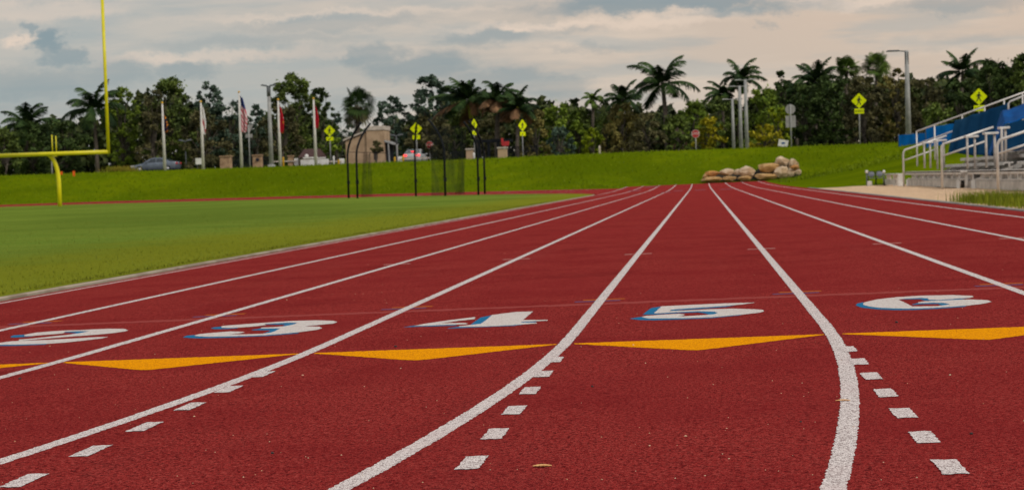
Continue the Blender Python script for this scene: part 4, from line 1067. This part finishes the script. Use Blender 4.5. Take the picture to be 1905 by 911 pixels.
# end guard rail
g = [W(1704, 245, 59.5), W(1906, 171.5, 59.5)]; ext = g[1] + (g[1] - g[0]) * .35
rail('guard_rail', [g[0], ext], .027)
rail('guard_rail', [g[0] - Vector((0, 0, .42)), ext - Vector((0, 0, .42))], .022)
for px in (1705, 1738.5, 1790, 1832, 1868, 1902):
    t = (px - 1704) / 202; p_ = g[0].lerp(g[1], t); rail('guard_post', [p_, p_ - Vector((0, 0, 1.15))], .025)
h0, h1 = W(1876, 189, 53), W(1950, 160, 53)
rail('upper_rail', [h0 - Vector((0, 0, .9)), h0 - Vector((0, 0, .06)), h0 + Vector((.05, 0, 0)), h1], .028)
# inverted-U aisle posts with flat caps
for (xa, xb_, yt, yb_, Y) in ((1719, 1730, 267, 313, 55), (1743, 1755, 263, 315, 53.0), (1799, 1813, 256, 314, 46.4), (1834, 1850, 250, 312, 44.0), (1863, 1870, 240, 300, 42.4), (1939, 1955, 236, 300, 36)):
    a, c = W(xa, yt, Y), W(xb_, yt - 1, Y + .25); z_ = W(xa, yb_, Y).z
    for p_ in (a, c): rail('aisle_post', [Vector((p_.x, p_.y, z_)), p_], .029, M['alu_d'])
    b = MB(); b.bar(a + Vector((-.06, 0, .02)), c + Vector((.08, 0, .02)), .09, .055); b.build('aisle_cap', M['alu_rail'], bl, bevel=.01)
# cloths
def cloth(name, c4, nu, nv, amp, seed, m, label, cat='tarp', sag=.05):
    rs = np.random.default_rng(seed); c = [at(*k) for k in c4]; ph = rs.uniform(0, 6, 6); V = []
    nrm = (c[1] - c[0]).cross(c[3] - c[0]).normalized(); org = c[3].copy()
    for j in range(nv + 1):
        for i in range(nu + 1):
            s_, t_ = i / nu, j / nv; q_ = c[0].lerp(c[1], s_).lerp(c[3].lerp(c[2], s_), t_)
            d = amp * (math.sin(s_ * 13 + ph[0] + t_ * 1.5) + .6 * math.sin(s_ * 29 + ph[1] - t_ * 2) + .5 * math.sin(s_ * 5 + t_ * 7 + ph[2]) + .3 * math.sin(s_ * 47 + ph[3])) * (.35 + t_ * .8)
            V.append(q_ - org + nrm * d + Vector((0, 0, -sag * math.sin((s_ * 3 % 1) * math.pi) * (1 - t_))))
    b = MB(); b.add(V, [(j * (nu + 1) + i, j * (nu + 1) + i + 1, (j + 1) * (nu + 1) + i + 1, (j + 1) * (nu + 1) + i) for j in range(nv) for i in range(nu)])
    o_ = b.build(name, m, None, True); o_.location = org
    sm_ = o_.modifiers.new('thickness', 'SOLIDIFY'); sm_.thickness = .008
    tag(o_, label, cat, 'blue tarps on the bleachers'); return o_
cloth('tarp', [(1776, 224, 57.5), (1875, 191, 57.5), (1858, 292, 57.2), (1764, 284, 57.2)], 60, 16, .035, 3, M['tarp'], 'dark blue mesh tarp hanging in folds below the end guard rail', sag=.03)
cloth('tarp', [(1864, 207, 52.5), (1985, 165, 52.5), (1985, 205, 50), (1868, 232, 50)], 40, 8, .02, 5, M['tarp2'], 'bright blue tarp stretched over the top of the bleacher seats at the right edge', sag=.02)
cloth('tarp', [(1868, 232, 49.9), (1985, 205, 49.9), (1985, 262, 49.2), (1842, 288, 49.4)], 50, 14, .03, 8, M['tarp'], 'dark blue tarp skirt dropping to the seats at the right edge of the picture', sag=.0)
cloth('tarp', [(1863, 207, 52.6), (1868.5, 232, 50), (1842, 290, 49.4), (1838, 286, 54)], 14, 16, .02, 9, M['tarp2'], 'narrow bright blue tarp fold between the two dark blue ones', sag=.0)
# small items at the near end
r = empty('bench', (at(1665, 340, 64).x, 64.2, z0(7.2, 64))); tag(r, 'short low aluminium bench at the far end of the bleachers', 'bench')
b = MB(); b.box((0, 0, .40), (.30, 3.9, .045)); b.build('seat', M['alu'], r, bevel=.006)
b = MB(); b.box((-.1, .6, .12), (.03, 4.2, .20)); b.build('front_board', M['alu'], r)
for y in (-1.9, -.3, 1.8):
    b = MB(); b.box((0, y, .19), (.16, .12, .42)); b.build('leg', M['white'], r)
def chair(px, Y, label, n=0):
    x = at(px, 330, Y).x; r = empty('folding_chair', (x, Y, z0(x, Y)), R(8)); r.scale = (.66, .66, .62); tag(r, label, 'chair', 'grey chairs at the end of the gravel')
    b = MB()
    for s_ in (-1, 1):
        b.tube([(s_ * .23, -.22, 0), (s_ * .22, -.02, .45), (s_ * .22, .12, .86)], .014, 8); b.tube([(s_ * .21, .26, 0), (s_ * .21, -.16, .46)], .014, 8)
    b.tube([(-.22, .12, .86), (.22, .12, .86)], .014, 8); b.tube([(-.23, -.18, .1), (.23, -.18, .1)], .012, 8); b.build('frame', M['blackp'], r, True)
    b = MB(); b.box((0, -.02, .46), (.40, .38, .03)); b.build('seat', M['chairgrey'], r, bevel=.01)
    b = MB(); b.lathe((0, 0, 0), [(.01, -.012), (.17, -.012), (.19, 0), (.17, .012), (.01, .012)], 20)
    o_ = b.build('backrest', M['chairgrey'], r, True); o_.location = (0, .09, .70); o_.rotation_euler = (R(76), 0, 0)
chair(1621.5, 65.5, 'left one of two grey folding chairs beside the bleachers'); chair(1637, 65.3, 'right one of two grey folding chairs beside the bleachers')
for px, lb in ((1612.5, 'slim post with a pale knob left of the grey chairs'), (1644.5, 'slim post with a pale knob right of the grey chairs')):
    x = at(px, 330, 65).x; r = empty('knob_post', (x, 65, z0(x, 65))); tag(r, lb, 'post', 'knob posts by the chairs'); h = at(px, 319, 65).z - z0(x, 65)
    b = MB(); b.tube([(0, 0, 0), (0, 0, h - .05)], .022, 8); b.build('shaft', M['galv_d'], r, True)
    b = MB(); b.lathe((0, 0, h - .07), [(.02, 0), (.045, .02), (.055, .06), (.045, .1), (.02, .12)], 12); b.build('knob', M['alu_rail'], r, True)
p_ = at(1622, 337, 65.0); b = MB(); b.box((0, 0, .16), (.24, .22, .32), taper=.88); bq = b.build('bucket', M['alu'], None, bevel=.02); bq.location = (at(1617.5, 337, 64.9).x, 64.9, z0(6.2, 65)); bq.scale = (.75, .75, .6); tag(bq, 'small pale bucket standing under the grey chairs', 'bucket')
# blue fence screens up on the bank
def screen(px0, px1, pt0, pt1, Y, label):
    a, c = gpt(px0, Y), gpt(px1, Y); r = empty('fence_screen', a); tag(r, label, 'fence screen', 'blue fence screens'); d = c - a
    z0_, z1_ = topz(px0, pt0, Y) - a.z, topz(px1, pt1, Y) - a.z; n = 24; V = []
    for i in range(n + 1):
        t = i / n; V += [(d.x * t, .012 * math.sin(t * 23), d.z * t - .1), (d.x * t, .012 * math.sin(t * 23), z0_ + (z1_ - z0_) * t)]
    b = MB(); b.add(V, [(2 * i, 2 * i + 2, 2 * i + 3, 2 * i + 1) for i in range(n)]); b.build('fabric', M['bluefab'], r)
    b = MB()
    for i in range(5): t = i / 4; b.tube([(d.x * t, .06, d.z * t - .1), (d.x * t, .06, z0_ + (z1_ - z0_) * t + .08)], .04, 8)
    b.build('posts', M['galv_d'], r, True)
screen(1673, 1726, 251.5, 247, 124, 'low blue windscreen behind the tall lamp post')
screen(1724, 1800, 238, 226, 116, 'taller blue windscreen behind the bleacher guard rail')
# rough grass at the edge of the gravel, kerb weeds, yellow verge grass
def blades(name, pts, h0_, h1_, w, m, label, lean=.35, seed=3):
    rs = np.random.default_rng(seed); n = len(pts); P = np.array(pts, float); hh = rs.uniform(h0_, h1_, n); a = rs.uniform(0, 2 * math.pi, n); le = rs.uniform(.05, lean, n) * hh
    d = np.stack([np.cos(a), np.sin(a), 0 * a], 1); sd_ = np.stack([-np.sin(a), np.cos(a), 0 * a], 1) * (w / 2) * rs.uniform(.6, 1.3, n)[:, None]
    mid = P + d * (le * .35)[:, None] + np.array([0, 0, 1]) * (hh * .6)[:, None]; tip = P + d * le[:, None] + np.array([0, 0, 1]) * hh[:, None]
    V = np.stack([P - sd_, P + sd_, mid + sd_ * .7, mid - sd_ * .7, tip + sd_ * .1, tip - sd_ * .1], 1).reshape(-1, 3)
    i = np.arange(n)[:, None] * 6; Fq = np.concatenate([i + np.array([[0, 1, 2, 3]]), i + np.array([[3, 2, 4, 5]])], 0)
    o_ = np_obj(name, V, Fq, m); tag(o_, label, 'grass', kind='stuff'); return o_
M['blade'] = leafmat('grass_blades', (.13, .18, .010), (.27, .29, .02), (.10, .13, .008))
M['blade2'] = leafmat('verge_blades', (.30, .22, .03), (.20, .20, .02), (.14, .15, .015))
M['blade4'] = leafmat('turf_blade', (.13, .185, .02), (.21, .24, .026), (.16, .18, .012))
M['blade5'] = leafmat('bank_blade', (.12, .18, .003), (.19, .24, .004), (.10, .15, .003))
M['blade3'] = leafmat('kerb_blades', (.15, .18, .012), (.24, .23, .014), (.11, .12, .01))
rs = random.Random(11); pts = []
for cx_, cy_, n_, rad_ in [(4.75, 31.0, 260, .6), (4.7, 29.6, 500, .6), (4.9, 28.2, 700, .65), (4.8, 26.7, 900, .7), (5.0, 25.4, 900, .75), (4.8, 24.1, 800, .65), (5.1, 22.8, 800, .8), (4.8, 21.6, 500, .6), (5.5, 27.2, 400, .5), (5.6, 25.2, 300, .5)]:
    for _ in range(n_ * 2):
        x = cx_ + rs.gauss(0, rad_ * .45); y = cy_ + rs.gauss(0, rad_ * .9)
        if x > 4.25: pts.append((x, y, z0(x, y)))
blades('rough_grass', pts, .06, .22, .008, M['blade'], 'ragged tufts of bright grass between the track edge and the gravel', seed=4)
pts = []
for _ in range(6000):
    y = 7 + 55 * rs.random() ** 1.3; x = XI - .28 - abs(rs.gauss(0, .06)); pts.append((x, y, z0(x, y) + .005))
blades('kerb_grass', pts, .012, .040, .006, M['blade3'], 'fringe of uncut grass along the inner kerb', .9, seed=6)
pts = []
for _ in range(1500):
    x = at(rs.gauss(222, 14), 312, 157).x; y = 157 + rs.uniform(-1, 1); pts.append((x, y, zg(x, y)))
blades('verge_grass', pts, .3, .95, .05, M['blade2'], 'patch of tall yellowed grass on the crest left of the grey sedan', seed=8)

pts = []
for _ in range(30000):
    y = 9 + 45 * rs.random() ** 1.6; x = XI - .26 - 12 * rs.random() ** 1.5; pts.append((x, y, z0(x, y) + .01))
blades('turf_blades', pts, .008, .026, .007, M['blade4'], 'uneven blades standing up from the near infield turf', 1.2, seed=14)
pts = []
while len(pts) < 16000:
    x = rs.uniform(-62, 24); y = rs.uniform(100, 146); d_ = mound(x, y)
    if .2 < d_ < 19: pts.append((x, y, zg(x, y)))
blades('bank_blades', pts, .05, .17, .045, M['blade5'], 'longer tufts of grass scattered over the bank', 1.0, seed=15)
# ------------------------------------------------------------------ trees
def quads(P, size, rs, flat=0.0, asp=.55):
    n = len(P); a = rs.normal(size=(n, 3)); a[:, 2] *= (1 - flat); a /= np.linalg.norm(a, axis=1)[:, None]
    b_ = rs.normal(size=(n, 3)); b_ -= a * (a * b_).sum(1)[:, None]; b_ /= np.linalg.norm(b_, axis=1)[:, None]
    s_ = size * rs.uniform(.6, 1.35, n)[:, None] / 2; a = a * s_; b_ = b_ * s_ * asp
    V = np.stack([P - a, P - b_ * 1.0, P + a, P + b_], 1).reshape(-1, 3)
    return V, np.arange(n * 4).reshape(-1, 4)
def broadleaf(name, px, pt, hw, Y, m, label, dens=1.0, shape='dome', lowcrown=.22, leaf=.36, seed=None, nclu=46, cat='tree', group=None, bark='bark', gap=0.0, low=False, air=False):
    if air: nclu = int(nclu * 1.7); leaf = .30; dens = dens * 1.25
    seed = seed or abs(int(px * 7 + pt)); rs = np.random.default_rng(seed)
    g0 = gpt(px, Y); Ht = topz(px, pt, Y) - g0.z; Wd = hw * 1.14 * Y / F; nclu = int(nclu * 1.35)
    r = empty(name, g0); tag(r, label, cat, group)
    cs = []; k = 0
    while len(cs) < nclu and k < 4000:
        k += 1; t = rs.uniform(0, 1)
        if shape == 'dome': R_ = math.sqrt(max(0, 1 - ((t - .42) / .60) ** 2))
        elif shape == 'cone': R_ = (1 - t) ** .75 * (0.35 + .65 * min(1, t * 5))
        elif shape == 'open': R_ = (.35 + .65 * math.sin(math.pi * min(1, .15 + t * .95)))
        else: R_ = math.sqrt(max(0, 1 - (2 * t - 1) ** 2))
        a = rs.uniform(0, 2 * math.pi); q_ = R_ * (rs.uniform(.15, 1) ** .5) * (1 + .15 * math.sin(a * 3 + seed))
        if rs.random() < gap: continue
        z = Ht * (lowcrown + (1 - lowcrown) * t * .95)
        cs.append((math.cos(a) * q_ * Wd * .86, math.sin(a) * q_ * Wd * .86, z))
    cs = np.array(cs); cr = rs.uniform(.11, .21, len(cs)) * (Wd * .8 + Ht * .12) * (.62 if air else 1); cs[:, 2] = np.minimum(cs[:, 2], Ht - cr * .6)
    P = []
    for c, q_ in zip(cs, cr):
        n = int(125 * dens * (q_ / .9) ** 1.6 / (leaf / .42) ** 1.5) + 14
        d = rs.normal(size=(n, 3)); d /= np.linalg.norm(d, axis=1)[:, None]
        d *= (rs.uniform(0, 1, n) ** .42)[:, None] * q_; d[:, 2] *= .72; P.append(c + d)
    # loose outlying sprigs
    n = int(len(cs) * 10 * dens); ii = rs.integers(0, len(cs), n); d = rs.normal(size=(n, 3)) * (cr[ii] * .55)[:, None]; P.append(cs[ii] + d)
    P = np.concatenate(P); P[:, 2] = np.clip(P[:, 2], .1, Ht * 1.03)
    V, Fq = quads(P, leaf, rs); np_obj('crown', V, Fq, m, r)
    if not low:
        b = MB(); tr = max(.10, Ht * .020); hz = Ht * max(lowcrown + .12, .3)
        lean = rs.normal(0, .12, 2) * Ht * .2
        b.tube([(0, 0, -.3), (lean[0] * .3, 0, hz * .5), (lean[0], lean[1], hz)], [tr * 1.35, tr, tr * .8], 8)
        top = Vector((lean[0], lean[1], hz)); order = rs.permutation(len(cs))[:min(len(cs), 22)]
        for i in order:
            c = Vector(cs[i]); st = Vector((lean[0] * .6, lean[1] * .6, hz * rs.uniform(.65, 1))) if rs.random() < .5 else top
            md = st.lerp(c, .5) + Vector((rs.normal(0, .1), rs.normal(0, .1), .12 * (c - st).length)); b.tube([st, md, c], [tr * .5, tr * .28, tr * .10], 5, cap=False)
        b.build('trunk', M[bark], r, True)
    return r
def frond_geo(L_, el, az, droop, rs, lw=.55, wid=.10, n=20, twist=0):
    """pinnate frond: returns verts, quads"""
    V = []; pos = np.zeros(3); e = el; ds = L_ / n; dirh = np.array([math.cos(az), math.sin(az), 0]); side = np.array([-math.sin(az), math.cos(az), 0])
    for i in range(n):
        t = (i + .5) / n; d = dirh * math.cos(e) + np.array([0, 0, math.sin(e)]); nrm = -dirh * math.sin(e) + np.array([0, 0, math.cos(e)])
        p1 = pos + d * ds; w0 = .045 * (1 - t * .7)
        V += [pos - side * w0, pos + side * w0, p1 + side * w0 * .9, p1 - side * w0 * .9]
        if i > 1:
            ll = lw * (math.sin(math.pi * min(1, t * .93 + .06)) ** .6)
            for s_ in (-1, 1):
                for sub in (0, .5):
                    b_ = pos + d * ds * sub; tip = b_ + (side * s_ * .80 + d * .45 + nrm * rs.uniform(-.35, .15)) * ll + np.array([0, 0, -.45 * ll])
                    ww = d * wid * .5
                    V += [b_ - ww, b_ + ww, tip + ww * .25, tip - ww * .25]
        pos = p1; e -= droop * .60 / n * (.5 + 2 * t)
    return V
def palm(name, px, pt, hw, Y, label, kind='feather', nf=17, seed=None, m=None, droop=1.5, lw=None, skirt=False, trunk_px=None, shaft=False, group='palms beyond the bank', dead=0, cat='palm tree', trunk_r=.20, sweep=0.0):
    seed = seed or abs(int(px * 3 + pt)); rs = np.random.default_rng(seed); m = m or M['frond']
    g0 = gpt(trunk_px or px, Y); top = at(px, pt, Y); Ht = top.z - g0.z; Rr = hw * Y / F; hc = Ht - Rr * (.78 if kind == 'feather' else .95)
    r = empty(name, g0); tag(r, label, cat, group); dx = top.x - g0.x; C_ = np.array([dx, 0, hc])
    if kind == 'feather':
        V = []; VD = []
        for k in range(nf):
            az = k * 2.399 + rs.uniform(-.3, .3); el = R(84) - (k / nf) ** .85 * R(104) + rs.uniform(-.12, .12); L_ = Rr * rs.uniform(.95, 1.3)
            v_ = np.array(frond_geo(L_, el, az, droop * rs.uniform(.8, 1.2), rs, lw or Rr * .31, .17)) + C_ + np.array([0, 0, rs.uniform(-.1, .1)])
            if sweep: v_[:, 0] += sweep * (np.linalg.norm(v_ - C_, axis=1) / Rr) ** 1.5
            (VD if k >= nf - dead else V).append(v_)
        V = np.concatenate(V); np_obj('fronds', V, np.arange(len(V)).reshape(-1, 4), m, r)
        if VD: V = np.concatenate(VD); np_obj('dry_fronds', V, np.arange(len(V)).reshape(-1, 4), M['frond_b'], r)
    else:
        V = []; VS = []
        for k in range(nf + (16 if skirt else 0)):
            sk = k >= nf; az = k * 2.399; el = (R(85) - (k / nf) * R(125)) if not sk else R(-35 - 45 * rs.random())
            d = np.array([math.cos(az) * math.cos(el), math.sin(az) * math.cos(el), math.sin(el)]); side = np.array([-math.sin(az), math.cos(az), 0]); up_ = np.cross(d, side) * -1; ro = rs.uniform(-1.1, 1.1); side, up_ = side * math.cos(ro) + up_ * math.sin(ro), up_ * math.cos(ro) - side * math.sin(ro)
            pl = Rr * (.48 if not sk else .35) * rs.uniform(.3, 1.15); o_ = C_ + d * pl * (1 if not sk else 1.3); fr = Rr * .55 * rs.uniform(.85, 1.15); tgt = VS if sk else V
            tgt += [C_ - side * .03, C_ + side * .03, o_ + side * .03, o_ - side * .03]
            for j in range(13):
                a = (j - 6) / 6 * 1.75; dd = d * math.cos(a) + side * math.sin(a); ln = fr * (1 - .12 * abs(a)); w_ = np.cross(dd, up_) * .075
                mid = o_ + dd * ln * .6 + up_ * .06; tip = o_ + dd * ln + np.array([0, 0, -.28 * ln])
                tgt += [o_, mid - w_, tip, mid + w_]
        V = np.array(V); np_obj('fronds', V, np.arange(len(V)).reshape(-1, 4), m, r)
        if VS: V = np.array(VS); np_obj('dead_skirt', V, np.arange(len(V)).reshape(-1, 4), M['frond_b'] if skirt != 2 else M['leaf_brown'], r)
    b = MB(); k1 = .72 if shaft else 1.0
    b.tube([(0, 0, -.3), (dx * .1, 0, hc * .3), (dx * .45, 0, hc * .65 * k1 + .001), (dx * (1 if not shaft else .75), 0, hc * k1)], [trunk_r * 1.35, trunk_r, trunk_r * .9, trunk_r * .8], 10)
    b.build('trunk', M['palm_bark'], r, True)
    if shaft:
        b = MB(); b.tube([(dx * .75, 0, hc * k1), (dx * .88, 0, hc * .86), (dx, 0, hc + .1)], [trunk_r * .95, trunk_r * .8, trunk_r * .45], 10); b.build('crownshaft', M['shaft'], r, True)
    return r
G1, G2, G3 = 'trees at the left', 'trees behind the cage', 'trees at the right'
# --- far left
palm('palm_tree', 48, 193, 52, 193, 'drooping palm at the far left, over the yellow crossbar', nf=18, droop=1.7, trunk_r=.22)
broadleaf('tree', 8, 238, 34, 178, M['leaf_mid'], 'low tree at the left edge of the photo', group=G1)
broadleaf('tree', 62, 226, 44, 192, M['leaf_dark'], 'dark tree under the drooping far left palm', group=G1, lowcrown=.1)
broadleaf('tree', 122, 222, 46, 188, M['leaf_dark'], 'dark rounded tree between the two left palms', group=G1, lowcrown=.1)
palm('palm_tree', 172, 158, 60, 180, 'tall coconut palm beside the right goal upright', nf=17, droop=1.75, trunk_px=181, trunk_r=.2)
broadleaf('tree', 232, 156, 40, 184, M['leaf_green'], 'green tree with gaps of sky, just right of the goal upright', dens=.75, nclu=44, lowcrown=.08, group=G1, gap=.1, air=True)
broadleaf('tree', 318, 143, 52, 182, M['leaf_mid'], 'broad tree rising behind the leftmost flagpole', nclu=64, lowcrown=.06, group=G1)
broadleaf('tree', 290, 165, 34, 178, M['leaf_brown'], 'brownish tree above the grey sedan', nclu=30, lowcrown=.1, group=G1, dens=.7)
broadleaf('tree', 392, 146, 36, 186, M['leaf_grey'], 'narrow dark tree behind the white state flag', nclu=56, lowcrown=.08, group=G1, dens=.8, shape='dome', air=True)
broadleaf('tree', 434, 184, 38, 188, M['leaf_grey'], 'lower open tree behind the stars and stripes', nclu=40, lowcrown=.05, dens=.6, gap=.15, group=G1, air=True)
broadleaf('tree', 380, 205, 48, 178, M['leaf_brown'], 'shadowy brown bush behind the second flagpole', nclu=36, lowcrown=.0, group=G1)
broadleaf('tree', 478, 190, 28, 190, M['leaf_grey'], 'thin crowned tree left of the grey lamp post', nclu=30, lowcrown=.1, dens=.5, group=G1, air=True)
broadleaf('tree', 548, 131, 52, 184, M['leaf_mid'], 'tall open tree between the grey lamp post and the dark red flag', nclu=70, lowcrown=.08, dens=.8, shape='dome', group=G1, air=True)
broadleaf('tree', 600, 160, 34, 186, M['leaf_dark'], 'dark tree behind the dark red flag', nclu=40, lowcrown=.15, dens=.7, group=G1, air=True)
broadleaf('tree', 525, 195, 44, 178, M['leaf_brown'], 'low brown tree under the tall open one', nclu=36, lowcrown=.02, group=G1)
palm('palm_tree', 662, 156, 42, 172, 'shaggy fan palm with a brown skirt, left of the guardhouse', kind='fan', nf=26, skirt=2, trunk_px=668, trunk_r=.26)
broadleaf('tree', 640, 215, 42, 190, M['leaf_grey'], 'leafless-looking thin tree around the shaggy fan palm', nclu=34, lowcrown=.1, dens=.35, group=G2, leaf=.34, air=True)
broadleaf('tree', 626, 255, 22, 180, M['leaf_green'], 'yellow-green bush behind the left yellow crossing sign', nclu=20, lowcrown=.05, group=G2)
broadleaf('tree', 728, 176, 38, 186, M['leaf_grey'], 'sparse tree behind the guardhouse', nclu=46, lowcrown=.15, dens=.5, group=G2, leaf=.36, air=True)
broadleaf('tree', 803, 138, 44, 186, M['leaf_grey'], 'high domed tree above the lit silver car', nclu=74, lowcrown=.18, dens=.62, group=G2, leaf=.38, air=True)
broadleaf('tree', 700, 262, 14, 166, M['leaf_brown'], 'small brown shrub overhanging the guardhouse wall', nclu=16, lowcrown=.55, dens=.7, group=G2, leaf=.25)
broadleaf('tree', 800, 215, 50, 178, M['leaf_brown'], 'dark brown thicket tree behind the stop sign', nclu=44, lowcrown=.0, dens=.8, group=G2)
broadleaf('tree', 850, 200, 36, 184, M['leaf_mid'], 'olive tree behind the right cage netting', nclu=36, lowcrown=.02, dens=.8, group=G2)
palm('palm_tree', 870, 146, 52, 180, 'green royal palm with a yellow crownshaft behind the right cage poles', nf=20, droop=1.4, trunk_px=893, shaft=True, sweep=-.9, dead=4, trunk_r=.24)
palm('palm_tree', 926, 148, 50, 178, 'royal palm with rusty dry fronds above the pale stone pillar', nf=20, droop=1.8, trunk_px=925, shaft=False, dead=8, trunk_r=.27)
palm('palm_tree', 962, 168, 42, 176, 'shorter royal palm with a yellow crownshaft right of the dark red sign', nf=18, droop=1.7, shaft=True, dead=3, trunk_r=.2)
broadleaf('tree', 905, 205, 40, 190, M['leaf_brown'], 'brown tree filling between the two royal palms', nclu=34, lowcrown=0, group=G2)
broadleaf('tree', 1000, 205, 34, 182, M['leaf_olive'], 'olive-brown tree right of the narrow yellow crossing sign', nclu=34, lowcrown=0, group=G3)
broadleaf('tree', 1042, 190, 46, 192, M['leaf_green'], 'green tree on the low skyline between the palms', nclu=44, lowcrown=.05, group=G3)
broadleaf('tree', 1043, 236, 28, 172, M['leaf_grey'], 'bluish grey bush left of the bright green one', nclu=26, lowcrown=0, group=G3)
broadleaf('tree', 1078, 196, 36, 194, M['leaf_mid'], 'mid green tree left of the small yellow-green palm', nclu=36, lowcrown=.02, group=G3)
palm('palm_tree', 1103, 167, 24, 193, 'small yellow-green palm on the low skyline', nf=11, droop=2.2, m=M['frond_l'])
broadleaf('bush', 1103, 235, 20, 160, M['leaf_bright'], 'bright yellow-green oval bush beside the pale wooden post', nclu=26, lowcrown=0, cat='bush', group='bright bushes', leaf=.3, dens=1.2)
palm('palm_tree', 1158, 153, 42, 193, 'feathery palm left of the largest palm', nf=16, droop=1.7)
broadleaf('tree', 1158, 192, 42, 176, M['leaf_olive'], 'tall olive conical bush left of the largest palm', nclu=54, lowcrown=0, shape='dome', group=G3)
broadleaf('tree', 1128, 210, 26, 178, M['leaf_mid'], 'dark bush between the bright bush and the conical one', nclu=24, lowcrown=0, group=G3)
palm('palm_tree', 1231, 106, 62, 174, 'largest palm, dark and wide, in the middle of the skyline', nf=15, droop=1.45, trunk_px=1243, trunk_r=.26)
broadleaf('tree', 1207, 208, 34, 166, M['leaf_brown'], 'brownish tree at the foot of the largest palm', nclu=30, lowcrown=0, group=G3)
broadleaf('tree', 1290, 186, 42, 190, M['leaf_green'], 'green tree right of the largest palm', nclu=40, lowcrown=.02, group=G3)
broadleaf('tree', 1262, 212, 30, 170, M['leaf_mid'], 'mid green bush in front of the largest palm trunk, above the low hut', nclu=34, lowcrown=.02, group=G3)
broadleaf('bush', 1325, 217, 32, 160, M['leaf_yellow'], 'yellow-green layered bush beside the orange-red stop sign', nclu=26, lowcrown=.05, cat='bush', group='bright bushes', dens=.8, leaf=.36)
palm('palm_tree', 1376, 111, 44, 193, 'wind-swept palm behind the three light poles', nf=16, droop=1.8, sweep=.3)
palm('palm_tree', 1345, 148, 34, 193, 'low palm with fronds reaching left, left of the three light poles', nf=15, droop=1.6, sweep=-.5)
broadleaf('tree', 1345, 180, 42, 184, M['leaf_mid'], 'dark green tree behind the shortest light pole', nclu=42, lowcrown=0, group=G3)
broadleaf('tree', 1425, 158, 46, 182, M['leaf_green'], 'fresh green tree right of the three light poles', nclu=56, lowcrown=0, group=G3)
broadleaf('bush', 1425, 232, 34, 158, M['leaf_yellow'], 'yellow-green bush between the light poles and the white yard sign', nclu=26, lowcrown=.02, cat='bush', group='bright bushes', dens=.8, leaf=.36)
broadleaf('bush', 1447, 198, 30, 166, M['leaf_bright'], 'bright green shrub behind the grey square sign back', nclu=26, lowcrown=.1, cat='bush', group='bright bushes', dens=.8)
broadleaf('tree', 1458, 132, 14, 190, M['leaf_dark'], 'narrow dark tree poking above the skyline', nclu=20, lowcrown=.5, dens=.7, group=G3)
palm('palm_tree', 1483, 148, 30, 193, 'palm leaning left on the skyline right of the narrow dark tree', nf=14, droop=1.5, sweep=-.4)
palm('palm_tree', 1518, 114, 50, 193, 'dense feathery palm left of the small fan palm', nf=22, droop=1.5)
broadleaf('tree', 1500, 150, 40, 186, M['leaf_dark'], 'very dark tree behind the dense feathery palm', nclu=50, lowcrown=0, group=G3)
palm('palm_tree', 1575, 98, 30, 193, 'small fan palm high above the crossing sign on the crest', kind='fan', nf=30, m=M['frond_l'])
palm('palm_tree', 1630, 90, 38, 193, 'bigger green fan palm left of the tall lamp post', kind='fan', nf=34, m=M['frond_l'])
broadleaf('tree', 1552, 135, 42, 184, M['leaf_dark'], 'dark tree below the small fan palm', nclu=54, lowcrown=0, group=G3)
broadleaf('tree', 1612, 140, 44, 176, M['leaf_brown'], 'brown thinning tree behind the crossing sign on the crest', nclu=50, lowcrown=0, dens=.8, group=G3)
broadleaf('tree', 1668, 122, 38, 178, M['leaf_olive'], 'olive tree with bare twigs behind the tall lamp post', nclu=50, lowcrown=0, dens=.65, group=G3, air=True)
broadleaf('tree', 1722, 140, 42, 174, M['leaf_brown'], 'brown and olive tree right of the tall lamp post', nclu=50, lowcrown=0, dens=.75, group=G3)
broadleaf('bush', 1748, 192, 36, 158, M['leaf_mid'], 'rounded green bush above the taller blue screen', nclu=36, lowcrown=0, cat='bush', group='bright bushes')
palm('palm_tree', 1790, 98, 42, 193, 'spiky upright palm left of the right-hand dark tree', nf=15, droop=1.1)
broadleaf('tree', 1790, 150, 40, 178, M['leaf_dark'], 'dark tree under the spiky upright palm', nclu=48, lowcrown=0, group=G3)
broadleaf('tree', 1850, 108, 48, 170, M['leaf_dark'], 'large dark tree above the bleacher guard rail', nclu=66, lowcrown=0, dens=.85, group=G3)
broadleaf('tree', 1915, 94, 46, 168, M['leaf_mid'], 'tallest dark tree at the right edge of the photo', nclu=60, lowcrown=0, dens=.85, group=G3)
# --- the wood behind them that reads as one mass
rs = np.random.default_rng(99); P = []
prof = [(-200, 240), (0, 236), (60, 228), (110, 222), (160, 232), (215, 195), (260, 180), (340, 170), (420, 215), (480, 232), (540, 205), (600, 215), (640, 250), (700, 245), (740, 225), (800, 205), (860, 178), (930, 180), (1000, 190), (1100, 200), (1200, 205), (1290, 200), (1400, 185), (1480, 160), (1560, 150), (1650, 150), (1740, 150), (1820, 135), (1905, 125), (2100, 130)]
pxs = np.array([a for a, _ in prof]); pys = np.array([b for _, b in prof])
for _ in range(42000):
    px = rs.uniform(-150, 2050); Y = rs.uniform(197, 214); tp = np.interp(px, pxs, pys) + 6 + 9 * math.sin(px * .11) + 5 * math.sin(px * .31)
    x = at(px, 280, Y).x; zt = at(px, tp, Y).z; g0 = 2.4; t = rs.uniform(0, 1) ** .8; P.append((x, Y, g0 + (zt - g0) * t + rs.normal(0, .25)))
V, Fq = quads(np.array(P), .95, rs, asp=.7)
tag(np_obj('woodland', V, Fq, M['wood_stuff']), 'dark mass of undergrowth and trees behind the front row', 'woodland', kind='stuff')
